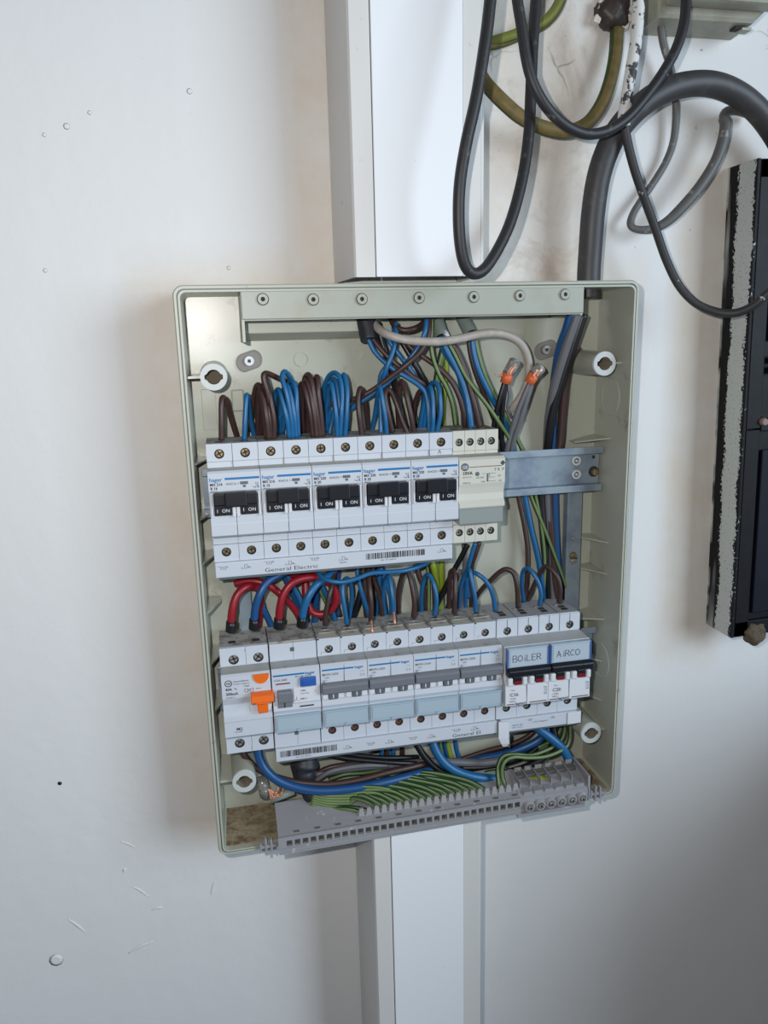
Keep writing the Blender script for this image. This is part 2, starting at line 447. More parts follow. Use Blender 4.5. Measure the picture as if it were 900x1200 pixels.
# slot lining under the cable entry strip
b = MB()
b.box(.0430, .140, -.020, -.0036, .3885, .3975, bev=.0008)
b.prism([(-.0036, .3885), (-.020, .3885), (-.0036, .3835)], .0430, .140); b.build('cable_entry_slot', M_enc2, enc); b = MB(); b.box(.0430, .0448, -.0560, -.0036, .383, .4148)
b.build('slot_cheek', M_enc2, enc); b = MB(); b.box(.2840, .2855, -.0560, -.0036, .396, .4148); b.build('slot_cheek', M_enc2, enc)
es = thing('cable_entry_strip', 'pale grey-green strip with seven moulded eyelets along the top of the fuse box', 'cover strip', (.0432, -.0567, .3975))
b = MB(); b.box(0, .2423, -.0012, .0012, .0, .0180, bev=.0006); b.box(0, .2423, .0012, .009, -.0008, .0008); b.box(.2405, .2423, .0012, .012, 0, .018)
b.build('strip_panel', M_strip, es)
first = None
for px, py in ((308, 351), (367, 351), (424, 350.5), (491, 349), (555, 348), (609, 346.5), (662, 345)):
    p = at(px, py, .058)
    if first is None:
        b = MB(); b.ring((0, 0), .0015, .0034, 0, -.0015, 0, 20); b.ring((0, 0), .0034, .0040, 0, -.0002, 1, 20); b.cyl((0, -.0002, 0), (0, -.0004, 0), .0015, 1, 10)
        b.ring((0, 0), .0040, .0044, 0, -.0006, 0, 20)
        first = b.build('eyelet', [M_strip, M_hole], es); q = first
    else:
        q = first.copy(); COL.objects.link(q); q.parent = es
    q.location = (p.x - .0432, -.0012, p.z - .3975 + (.0002 if q is first else 0))
# cover posts
def post(x, z, label):
    b = MB(); b.cyl((x, -.0035, z), (x, -.0445, z), .0100, 0, 24, r2=.0088, caps=False)
    # rear web to side wall
    xs = (.005, x - .008) if x < .1 else (x + .008, .325)
    b.box(xs[0], xs[1], -.043, -.0036, z - .0008, z + .0008)
    o = b.build('cover_post', M_enc, enc)
    b = MB(); n = 28; outer = []; inner = []
    for i in range(n):
        a = 2*math.pi*i/n; key = abs(math.sin(a)) < .27
        ri = .0062 if key else .0050
        outer.append((x + .0090*math.cos(a), z + .0090*math.sin(a))); inner.append((x + ri*math.cos(a), z + ri*math.sin(a)))
    for ya, yb in ((-.0440, -.0470),):
        A = [b.b.verts.new((p[0], yb, p[1])) for p in outer]; B = [b.b.verts.new((p[0], yb, p[1])) for p in inner]
        C_ = [b.b.verts.new((p[0], ya, p[1])) for p in outer]; D2 = [b.b.verts.new((p[0], -.030, p[1])) for p in inner]
        for i in range(n):
            j = (i+1) % n
            b.face((A[i], A[j], B[j], B[i])); b.face((C_[i], C_[j], A[j], A[i]), 0, True); b.face((B[i], B[j], D2[j], D2[i]), 1, True)
        b.face(D2, 1)
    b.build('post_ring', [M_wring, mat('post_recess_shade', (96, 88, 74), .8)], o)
for x, z in ((.0222, .3605), (.3095, .3606), (.0230, .0545), (.3103, .0556)): post(x, z, '')
# oval fixing recesses with their screws
for (px, py, mt) in ((292, 423, M_white2), (640, 410, M_steel)):
    c = at(px, py, .0045); b = MB(); n = 28; A = []; B = []
    for i in range(n):
        a = 2*math.pi*i/n; ex = .0034 if math.cos(a) > 0 else -.0034
        A.append(b.b.verts.new((c.x + ex + .0062*math.cos(a), -.0050, c.z + .0068*math.sin(a) + ex*.35)))
        B.append(b.b.verts.new((c.x + ex*.9 + .0052*math.cos(a), -.0037, c.z + .0057*math.sin(a) + ex*.3)))
    C_ = [b.b.verts.new((v.co.x, -.0034, v.co.z)) for v in A]
    for i in range(n):
        j = (i+1) % n; b.face((A[i], A[j], B[j], B[i]), 0, True); b.face((C_[i], C_[j], A[j], A[i]), 0, True)
    b.face(B, 0); o = b.build('fixing_recess', mat('greyed_recess', (128, 124, 120), .5), enc)
    b = MB(); b.cyl((c.x, -.0037, c.z), (c.x, -.0058, c.z), .0040, 0, 18, r2=.0034); b.box(c.x-.0011, c.x+.0011, -.0060, -.0057, c.z-.0011, c.z+.0011, 1)
    b.build('fixing_screw', [mt, M_seam], o)
# ribs on the side walls
def rib(side, z, ln, dep, slope=0):
    b = MB(); xw = .325 if side > 0 else .005; xi = xw - side*ln
    P = [(xw, -.0036), (xi, -.0036), (xi, -.0036 - dep*.35), (xw, -.0036 - dep)]
    lo = [b.b.verts.new((x, y, z + slope*(x-xw))) for x, y in P]; hi = [b.b.verts.new((x, y, z + .0012 + slope*(x-xw))) for x, y in P]
    fs = [b.b.faces.new((lo[i], lo[(i+1)%4], hi[(i+1)%4], hi[i])) for i in range(4)] + [b.b.faces.new(lo[::-1]), b.b.faces.new(hi)]
    bmesh.ops.recalc_face_normals(b.b, faces=fs); b.build('rib', M_enc, enc)
for z in (.300, .260, .2277, .190, .150, .112): rib(-1, z, .010, .038)
for z in (.2164, .1899, .0775): rib(1, z, .013, .032)
rib(1, .3010, .022, .028, .2); rib(1, .1500, .022, .030, .2); rib(1, .1125, .020, .030)
# oval knockouts on the right wall
for yc, zc, ra, rb_ in ((-.0287, .3340, .0142, .0145), (-.0290, .1130, .0155, .0150)):
    b = MB(); n = 30; L4 = []
    for (f, xx) in ((1.05, .3251), (1.0, .3243), (.93, .3251)):
        L4.append([b.b.verts.new((xx, yc + ra*f*math.cos(2*math.pi*i/n), zc + rb_*f*math.sin(2*math.pi*i/n))) for i in range(n)])
    for k in range(2):
        for i in range(n): b.face((L4[k][i], L4[k][(i+1)%n], L4[k+1][(i+1)%n], L4[k+1][i]), 0, True)
    b.build('knockout_ring', M_enc2, enc)

# ------------------------------------------------------------ mounting frame
fr = thing('mounting_frame', 'galvanised steel frame of two rails and two uprights carrying the breakers', 'mounting frame')
def hat(z0_, z1_, xa, xb, yf=-.0250):
    b = MB(); t = .0011; yb = yf + .0072
    b.box(xa, xb, yb, yb+t, z0_+.0045, z1_-.0045)
    b.box(xa, xb, yf, yb+t, z1_-.0055, z1_-.0045); b.box(xa, xb, yf, yb+t, z0_+.0045, z0_+.0055)
    b.box(xa, xb, yf-.0002, yf+t, z1_-.0055, z1_, bev=.0004); b.box(xa, xb, yf-.0002, yf+t, z0_, z0_+.0055, bev=.0004)
    return b
r1 = hat(.2585, .2945, .0085, .3228).build('rail', M_galv, fr)
r2_ = hat(.1050, .1410, .0085, .3228).build('rail', M_galv, fr)
for (px, py) in ((675.5, 540), (675.5, 556)):
    p = at(px, py, .0185); b = MB(); b.ring((p.x, p.z), .0022, .0038, -.0178, -.0192, 0, 18); b.cyl((p.x, -.0179, p.z), (p.x, -.0182, p.z), .0022, 1, 12); b.cyl((p.x, -.0182, p.z), (p.x, -.0190, p.z), .0012, 0, 10)
    b.build('rivet', [mat('bright_zinc', (200, 206, 210), .35), M_seam], r1)
p = at(697, 553, .02); b = MB(); b.cyl((p.x, -.0178, p.z), (p.x, -.0182, p.z), .0044, 1, 18); b.cyl((p.x, -.0182, p.z), (p.x, -.0215, p.z), .0028, 0, 6, smooth=False); b.build('hex_bolt', [M_brass, M_hole], r1)
p = at(697, 536, .02); b = MB(); b.cyl((p.x, -.0177, p.z), (p.x, -.0180, p.z), .0014, 0, 12); b.build('rail_hole', M_hole, r1)
for (xa, xb) in ((.2985, .3113), (.0285, .0380)):
    b = MB(); b.box(xa, xb, -.0140, -.0128, .098, .262, bev=.0003); b.box(xa, xa+.0012, -.0128, -.006, .098, .262); b.box(xb-.0012, xb, -.0128, -.006, .098, .262)
    up = b.build('upright', M_galv, fr)
    if xa > .2:
        p = at(671.5, 631, .014); b = MB(); b.cyl((p.x, -.0139, p.z), (p.x, -.0152, p.z), .0017, n=12, r2=.0010); b.build('rivet', M_steel, up)
        p = at(671.5, 651, .014); b = MB(); b.cyl((p.x, -.0139, p.z), (p.x, -.0165, p.z), .0033, n=16, r2=.0026); b.box(p.x-.003, p.x+.003, -.0168, -.0163, p.z-.0024, p.z-.0018, 1)
        b.build('slotted_screw', [M_brass, M_seam], up)
        b = MB(); b.cyl((p.x, -.0139, p.z-.004), (p.x, -.0158, p.z-.0052), .0029, n=14); b.build('washer', M_steel, up)

# ------------------------------------------------------------ breakers
P_ = .0177
def screw(b, x, y, z, r, ms=0, md=1, kind='cross', rot=None):
    b.cyl((x, y, z), (x, y - .0016, z), r, ms, 14, r2=r*.86)
    a = random.uniform(0, 1.5) if rot is None else rot
    n = 2 if kind == 'cross' else 1
    for k in range(n):
        d = Vector((math.cos(a + k*math.pi/2), 0, math.sin(a + k*math.pi/2))); o = Vector((-d.z, 0, d.x))
        A = Vector((x, y - .00165, z)); w2 = r*.17
        b.face([A - d*r*.8 - o*w2, A + d*r*.8 - o*w2, A + d*r*.8 + o*w2, A - d*r*.8 + o*w2], md)
def body(t, n, H, ztop, zbot, noz, hz_top, hz_bot, white, hr=.0034, pole=P_, holes=None, mtop=M_top, hole_m=M_hole, flat=False):
    """rear block with rail notch plus front terminal plates with sunk screw holes; noz=(z0,z1) nose zone"""
    b = MB(); Wd = n*pole - .0003
    b.prism([(-.010, 0), (-.0435, 0), (-.0435, H), (-.010, H), (-.010, .066), (-.0262, .066), (-.0262, .022), (-.010, .022)], .00015, Wd + .00015, 0, mats=[0,0,1,0,0,0,0,0])
    holes = holes or [(i + .5) * pole for i in range(n)]
    k = len(holes)
    for i, hx in enumerate(holes):
        xa = .00015 if i == 0 else (holes[i-1] + hx)/2 + .00012; xb = Wd + .00015 if i == k-1 else (holes[i+1] + hx)/2 - .00012
        b.hole(xa, xb, ztop, H, -.047, hx, hz_top, hr, .0034, 0, 2, 2)
        b.hole(xa, xb, 0, zbot, -.047, hx, hz_bot, hr, .0034, 0, 2, 2)
        # lower lip above the bottom terminal and label band under the top terminal
        b.box(xa, xb, -.0463, -.0430, zbot + .0003, noz[0]+.0005, 0); b.box(xa, xb, -.0463, -.0430, noz[1]-.0005, ztop - .0003, 0)
        # wire entry moulding on top
        b.box((xa+xb)/2-.0026, (xa+xb)/2+.0026, -.0385, -.0338, H-.0002, H + .0002, 2)
    o = b.build('body', [white, mtop, hole_m], t); return holes
def screws(t, holes, zt, zb, r=.0029, mt=M_brass, mb_=None):
    for (z, mm) in ((zt, mt), (zb, mb_ or mt)):
        for x in holes:
            b = MB(); screw(b, x, -.0437, z, r); b.build('terminal_screw', [mm, M_seam], t)
MARK_A = [[(0, .9), (.12, .9)], [(.18, .85), (.24, .7)], [(.45, .8), (.3, .8), (.27, .5), (.3, .2), (.45, .2)], [(.7, .8), (.57, .8), (.53, .5), (.57, .2), (.7, .2)], [(.78, .1), (.8, .85), (1, .85), (1, .6), (.82, .5)]]
MARK_B = [[(0, .4), (0, 0), (.28, 0)], [(.3, .9), (.3, .2), (.42, 0), (.6, .1), (.62, .8), (.5, .95), (.3, .9)], [(.66, .4), (.74, .1), (.8, .5), (.86, .1), (1, .1)]]
def halo_label(x): return x

def mx_breaker(x, z, model, code, amp, label, letter=None):
    t = thing('circuit_breaker', label, 'breaker', (x, 0, z), 'double breakers in the upper row')
    hs = body(t, 2, .0845, .0722, .0125, (.0215, .0680), .0775, .0070, M_white)
    screws(t, hs, .0775, .0070)
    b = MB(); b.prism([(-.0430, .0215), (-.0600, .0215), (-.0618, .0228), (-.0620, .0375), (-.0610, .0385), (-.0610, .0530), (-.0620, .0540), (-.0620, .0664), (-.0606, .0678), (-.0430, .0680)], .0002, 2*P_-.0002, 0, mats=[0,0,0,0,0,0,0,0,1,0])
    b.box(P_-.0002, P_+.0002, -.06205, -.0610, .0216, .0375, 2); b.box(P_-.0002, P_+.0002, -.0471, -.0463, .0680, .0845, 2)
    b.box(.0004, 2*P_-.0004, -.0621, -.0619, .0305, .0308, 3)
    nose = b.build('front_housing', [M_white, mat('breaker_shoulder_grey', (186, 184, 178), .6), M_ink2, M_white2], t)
    b = MB()
    for xx in (.0152, .0180): b.box(xx, xx+.0022, -.0645, -.0605, .0360, .0452, bev=.0004)
    for xx in (.0010, .0330): b.box(xx, xx+.0014, -.0640, -.0605, .0360, .0530, bev=.0004)
    b.build('toggle_guard', M_white2, t)
    for xx in (.0030, .0206):
        b = MB(); b.box(xx, xx+.0118, -.0650, -.0600, .0375, .0455, bev=.0005)
        b.text('1', .0034, xx+.0012, -.0652, .0398, 1); b.text('ON', .0034, xx+.0050, -.0652, .0398, 1)
        b.build('toggle', [M_black, M_inkw], t)
    b = MB(); b.box(.0030, .0324, -.0672, -.0600, .0448, .0530, bev=.0008); b.box(.0103, .0253, -.0690, -.0640, .0438, .0542, bev=.0008)
    b.build('toggle_link', M_black, t)
    b = MB(); y = -.0622
    b.text('hager', .0038, .0010, y, .0608, 0, off=.01); b.box(.0114, .0346, y, -.0620, .0616, .0631, 0)
    b.text(model, .0026, .0012, y, .0579, 1, off=.02); b.text(code, .0023, .0120, y, .0580, 2); b.text(amp, .0026, .0014, y, .0553, 1, off=.02); b.text('400 V~', .0018, .0014, y, .0534, 2)
    b.box(.0215, .0268, y, -.0620, .0580, .0600, 2); b.box(.0232, .0252, y, -.0620, .0560, .0576, 2)
    b.text('0,5', .0020, .0315, y, .0576, 1); b.strokes([[(0, .5), (.4, 0), (.5, .6)], [(.6, .9), (.9, .9), (.7, .5), (.95, .1), (.6, 0)]], .0298, y, .0553, .0045, .0018, .0003, 1)
    if letter: b.strokes([[(0, 0), (.5, 1), (1, 0)], [(.2, .4), (.8, .4)]], .0245, -.0465, .0690, .0022, .0028, .0003, 1)
    b.build('printed_text', [M_stripe, M_ink, M_ink2], t)
    return t
X1 = .0133; Z1 = .2305
for i, (md, cd, am, lb, lt) in enumerate((
    ('MX 216', '454216 ×', 'B 16', 'white double breaker marked B 16 at the left end of the upper row', None),
    ('MX 216', '454216 ×', 'B 16', 'white double breaker marked B 16 directly right of the leftmost upper breaker', None),
    ('MX 220', '454220 ×', 'B 20', 'white double breaker marked B 20 in the middle of the upper row', None),
    ('MX 220', '454220 ×', 'B 20', 'white double breaker marked B 20 second left of the cream transformer', None),
    ('MX 220', '454220 ×', 'B 20', 'white double breaker with a small letter A by its terminals, touching the cream transformer', 'A'))):
    mx_breaker(X1 + i*2*P_, Z1, md, cd, am, lb, lt)

# bell transformer
t = thing('bell_transformer', 'cream transformer module with grey lower cover at right end of upper row', 'transformer', (X1 + 10*P_, 0, Z1))
hs4 = [.0050, .0134, .0217, .0300]
body(t, 2, .0850, .0700, .0140, (.0175, .0665), .0765, .0078, M_cream, hr=.0029, holes=hs4, mtop=mat('dusty_cream_top', (150, 146, 134), .8, dirt=(120, 110, 96), dscale=150))
screws(t, hs4, .0765, .0078, .0024, M_steel)
b = MB(); b.prism([(-.0430, .0165), (-.0585, .0165), (-.0595, .0175), (-.0595, .0300), (-.0430, .0300)], .0010, .0350, 0, bev=.0004)
b.build('lower_cover', M_smoke, t)
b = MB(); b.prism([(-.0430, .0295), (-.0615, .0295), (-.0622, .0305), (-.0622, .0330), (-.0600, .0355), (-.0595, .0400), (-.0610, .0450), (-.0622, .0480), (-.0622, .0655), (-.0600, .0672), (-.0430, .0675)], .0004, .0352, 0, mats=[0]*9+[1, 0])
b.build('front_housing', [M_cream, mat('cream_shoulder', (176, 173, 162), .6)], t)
b = MB(); y = -.0624
b.cyl((.0046, -.0622, .0605), (.0046, y-.0001, .0605), .0029, 1, 20); b.text('GE', .0032, .0026, y-.0002, .0594, 3, off=.01)
b.box(.0080, .0325, y, -.0622, .0600, .0605, 2)
for (ax, az) in ((.0334, .0632), (.0334, .0612), (.0324, .0622), (.0344, .0622)): b.plate([(ax-.0009, az), (ax, az-.0009), (ax+.0009, az), (ax, az+.0009)], -.0622, y, 0)
b.text('10VA', .0033, .0028, y, .0548, 0, off=.02); b.text('GE 653 118', .0014, .0028, y, .0525, 1); b.text('50/60 Hz', .0016, .0028, y, .0483, 1)
b.text('T R  P', .0030, .0268, y, .0566, 1); b.cyl((.0140, -.0622, .0550), (.0140, y, .0550), .0016, 1, 14)
b.text('230-240V', .0016, .0130, y, .0517, 1); b.text('8V', .0018, .0300, y, .0522, 1); b.text('12V', .0018, .0300, y, .0486, 1); b.text('0,8A', .0016, .0170, y, .0486, 1)
b.box(.0212, .0224, y, -.0622, .0490, .0548, 1); b.strokes([[(0, 1), (.25, 1)], [(.35, 1), (.9, 1)], [(.5, 1), (.5, .5), (.85, .5)], [(.35, 0), (.9, 0)]], .0175, y, .0492, .0115, .0058, .0003, 1)
b.build('printed_text', [M_ink, M_ink2, M_inkr, M_inkw], t)

# ---- lower row of devices
X2 = .0117; Z2 = .0795; HB = .0850
def lower_body(t, n, hs, white=M_white, hr=.0032, zt=.0762, zb=.0088, mt=M_steel, mb_=M_coppl, mtop=M_top, hm=M_hole):
    body(t, n, HB, .0715, .0165, (.0200, .0705), zt, zb, white, hr=hr, holes=hs, mtop=mtop, hole_m=hm)
    screws(t, hs, zt, zb, hr-.0004, mt, mb_)
# orange residual current device
t = thing('residual_current_device', 'white residual current breaker with orange toggle and orange test button', 'breaker', (X2, 0, Z2))
hs = [.0100, .0280]; lower_body(t, 2, hs, zt=.0755, zb=.0078, mb_=M_steel, hr=.0038)
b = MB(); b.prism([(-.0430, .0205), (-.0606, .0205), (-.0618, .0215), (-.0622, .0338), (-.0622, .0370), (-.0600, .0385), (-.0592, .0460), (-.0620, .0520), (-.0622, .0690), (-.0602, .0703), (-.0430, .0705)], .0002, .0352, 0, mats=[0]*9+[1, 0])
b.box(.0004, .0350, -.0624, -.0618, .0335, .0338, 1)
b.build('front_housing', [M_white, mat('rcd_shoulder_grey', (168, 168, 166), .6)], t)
b = MB(); b.box(.0200, .0352, -.0612, -.0580, .0390, .0560, bev=.0004); b.build('toggle_frame', M_white2, t)
b = MB(); n = 14; prof = [(.0285 + .0058*math.cos(math.pi + math.pi*i/n), .0690 + .0072*math.sin(math.pi + math.pi*i/n)) for i in range(n+1)]
b.plate(prof, -.0615, -.0632, 0); b.build('test_button', M_orange, t)
b = MB(); b.prism([(-.0600, .0480), (-.0670, .0478), (-.0700, .0500), (-.0690, .0545), (-.0650, .0558), (-.0600, .0555)], .0203, .0368, 0, bev=.0005)
b.box(.0248, .0322, -.0660, -.0600, .0398, .0485, bev=.0006); b.box(.0236, .0336, -.0706, -.0690, .0492, .0500, bev=.0002)
b.build('toggle', M_orange, t)
b = MB(); y = -.0624
b.ring((.0052, .0640), .0021, .0026, -.0622, y, 0); b.text('GE', .0025, .0037, y, .0632, 0, off=.01)
b.text('General Electric', .0017, .0086, y, .0646, 0); b.text('POWER CONTROLS', .0013, .0086, y, .0626, 1)
b.text('40A  ∿', .0028, .0028, y, .0585, 0, off=.01); b.text('300mA', .0030, .0028, y, .0548, 0, off=.01)
b.text('230/400 V~', .0015, .0028, y, .0525, 1); b.text('Test', .0022, .0160, y, .0603, 2); b.strokes([[(0, 0), (0, 1), (.35, 1), (.35, 0), (0, 0)], [(.45, .5), (.6, 1), (.75, .5), (.6, 0), (.45, .5)], [(.8, 0), (1, 0), (1, 1), (.8, 1)]], .0165, y, .0562, .0062, .0024, .0003, 1)
b.text('6000 A', .0013, .0245, y, .0575, 1)
b.text('IMQ', .0030, .0085, -.0621, .0265, 0, off=.02, sx=.8); b.text('EN 61008', .0012, .0075, -.0621, .0248, 0)
b.text('2', .0018, .0180, -.0472, .0815, 1); b.text('1', .0018, .0180, -.0472, .0020, 1)
b.build('printed_text', [M_ink, M_ink2, M_inkr], t)

def holder(t, n):
    b = MB(); xa, xb = .0008, n*P_-.0008
    b.box(xa, xb, -.0646, -.0610, .0212, .0345, bev=.0005); b.box(xa, xb, -.0652, -.0640, .0335, .0347, bev=.0003); b.box((xa+xb)/2-.0012, (xa+xb)/2+.0012, -.0654, -.0645, .0216, .0234, bev=.0002)
    o = b.build('label_holder', M_holder, t)
    b = MB(); b.box(xa+.0014, xb-.0014, -.0650, -.0645, .0236, .0330, bev=.0002); b.build('label_window', mat('pale_blue_window', (164, 182, 194), .15), o)
def lower_nose(t, n, xs=()):
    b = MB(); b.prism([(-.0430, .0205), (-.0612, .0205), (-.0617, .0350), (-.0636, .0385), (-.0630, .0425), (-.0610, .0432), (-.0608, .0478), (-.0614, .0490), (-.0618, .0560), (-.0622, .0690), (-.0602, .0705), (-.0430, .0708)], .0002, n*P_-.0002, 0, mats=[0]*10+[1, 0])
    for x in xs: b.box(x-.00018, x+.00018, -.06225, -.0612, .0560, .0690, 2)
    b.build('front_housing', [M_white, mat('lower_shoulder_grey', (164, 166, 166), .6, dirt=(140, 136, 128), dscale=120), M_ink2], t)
# blue-button residual current device
t = thing('residual_current_device', 'white residual current breaker with a blue test button and grey toggle', 'breaker', (X2 + 2*P_ + .0006, 0, Z2))
b = MB(); b.prism([(-.010, 0), (-.0470, 0), (-.0470, HB-.003), (-.044, HB), (-.010, HB), (-.010, .066), (-.0262, .066), (-.0262, .022), (-.010, .022)], .0002, 2*P_-.0002, 0, mats=[0, 0, 1, 1, 0, 0, 0, 0, 0])
b.build('body', [M_white, M_top], t)
for zz, zl in ((.0715, .0845), (.0012, .0180)):
    b = MB(); b.box(.0004, .0176, -.0477, -.0468, zz, zl, bev=.0002); b.box(.0179, .0350, -.0477, -.0468, zz, zl, bev=.0002)
    b.box(.0156, .0186, -.0479, -.0470, (zz+zl)/2-.0002, (zz+zl)/2+.0030, 1)
    b.build('terminal_cover', [M_white, M_dgrey], t)
lower_nose(t, 2); holder(t, 2)
b = MB(); b.box(.0035, .0142, -.0670, -.0610, .0462, .0545, bev=.0007); b.box(.0035, .0142, -.0640, -.0600, .0408, .0466, bev=.0004); b.box(.0080, .0089, -.0643, -.0640, .0412, .0450, 1)
b.build('toggle', [M_grey, M_hole], t)
b = MB(); b.box(.0205, .0322, -.0642, -.0615, .0560, .0628, bev=.0004); b.box(.0222, .0305, -.0646, -.0640, .0575, .0613, 0, bev=.0002); b.build('test_button', M_blueb, t)
b = MB(); b.box(.0155, .0350, -.0628, -.0605, .0432, .0548, bev=.0003); b.build('side_plate', M_white2, t)
b = MB(); y = -.0624
b.text('hager', .0032, .0246, y, .0648, 0, off=.01); b.box(.0012, .0240, y, -.0620, .0652, .0664, 0)
b.text('CDA 240E', .0022, .0016, y, .0615, 2); b.text('40 A IΔn 0,03 A', .0018, .0172, y, .0632, 2)
b.box(.0030, .0132, y, -.0620, .0588, .0597, 3)
y = -.0630
b.text('KEMA', .0016, .0205, y, .0520, 2); b.text('VDE ÖVE', .0015, .0205, y, .0497, 2); b.text('6000 3', .0018, .0200, y, .0455, 1); b.text('T', .0020, .0310, y, .0505, 2); b.strokes([[(0, 0), (.4, .4), (.4, 1)], [(.6, 0), (1, 0)]], .0162, y, .0450, .0030, .0030, .0003, 2)
b.box(.0195, .0298, -.0640, -.0630, .0402, .0409, 1)
b.build('printed_text', [M_stripe, M_ink, M_ink2, M_inkr], t)

def mwn(x, model, label):
    t = thing('circuit_breaker', label, 'breaker', (x, 0, Z2), 'double breakers with blue label holders')
    hs = [P_*.5, P_*1.5]; lower_body(t, 2, hs)
    lower_nose(t, 2, (P_,)); holder(t, 2)
    b = MB()
    for i in range(2):   # sloping cable scoops at the top edge
        xa = i*P_ + .0006
        b.face([(xa+.0008, -.0466, HB+.0003), (xa+P_-.0022, -.0466, HB+.0003), (xa+P_-.0030, -.0375, HB+.0004), (xa+.0016, -.0375, HB+.0004)], 1)
        b.box(xa-.0004, xa+.0010, -.0470, -.0250, HB-.001, HB+.0009, 0); b.box(xa+.0016, xa+.0150, -.0375, -.0365, HB, HB+.0010, 0)
        b.box(xa+.0040, xa+.0120, -.0305, -.0292, HB, HB+.0007, 3); b.box(xa+.0060, xa+.0100, -.0287, -.0262, HB, HB+.0003, 2)
        b.strokes([[(0, 0), (0, 1), (1, 1)]], xa+.0022, -.0472, .0720, .0045, .0020, .0002, 4)
    b.build('wire_entry', [M_top, mat('dusty_scoop', (184, 180, 170), .8, dirt=(130, 116, 98), dscale=180, dlo=.52, dhi=.66), M_hole, M_steel, M_ink2], t)
    b = MB(); b.prism([(-.0600, .0490), (-.0650, .0480), (-.0672, .0492), (-.0676, .0545), (-.0660, .0562), (-.0600, .0562)], .0004, 2*P_-.0006, 0, bev=.0004); b.build('toggle_link', M_grey, t)
    for i in range(2):
        xa = i*P_ + .0055
        b = MB(); b.box(xa, xa+.0066, -.0636, -.0600, .0428, .0490, bev=.0004); b.box(xa+.0029, xa+.0037, -.0639, -.0636, .0440, .0470, 1); b.build('toggle', [M_dgrey, M_inkw], t)
        b = MB(); b.box(xa-.0046, xa-.0006, -.0628, -.0600, .0430, .0484, bev=.0003); b.box(xa+.0072, xa+.0112, -.0628, -.0600, .0430, .0484, bev=.0003); b.build('toggle_guard', M_white2, t)
    b = MB(); y = -.0624
    b.text('hager', .0030, .0256, y, .0652, 0, off=.01); b.box(.0012, .0248, y, -.0620, .0656, .0667, 0)
    b.text(model, .0024, .0014, y, .0618, 1); b.text('C20' if '220' in model else 'C16', .0019, .0030, y, .0595, 1); b.text('400 V~', .0014, .0014, y, .0575, 1)
    b.text('1  3', .0016, .0298, y, .0622, 1); b.strokes([[(0, 1), (.3, .5), (0, 0)], [(.6, 1), (.9, .5), (.6, 0)]], .0298, y, .0585, .0035, .0022, .0002, 1)
    b.box(.0012, .0034, y, -.0620, .0568, .0571, 1)
    b.build('printed_text', [M_stripe, M_ink2], t)
XM = X2 + 4*P_ + .0010
for i, (md, lb) in enumerate((('MWN 220A', 'white double breaker with grey toggle bar, right beside the blue-button device'),
                              ('MWN 220A', 'white double breaker with two bare copper wire tips above its terminals'),
                              ('MWN 216A', 'white double breaker with grey toggle bar, third of its kind right of the blue-button device'),
                              ('MWN 220A', 'white double breaker with grey toggle bar, just left of the breaker labelled BOILER'))):
    mwn(XM + i*2*P_, md, lb)

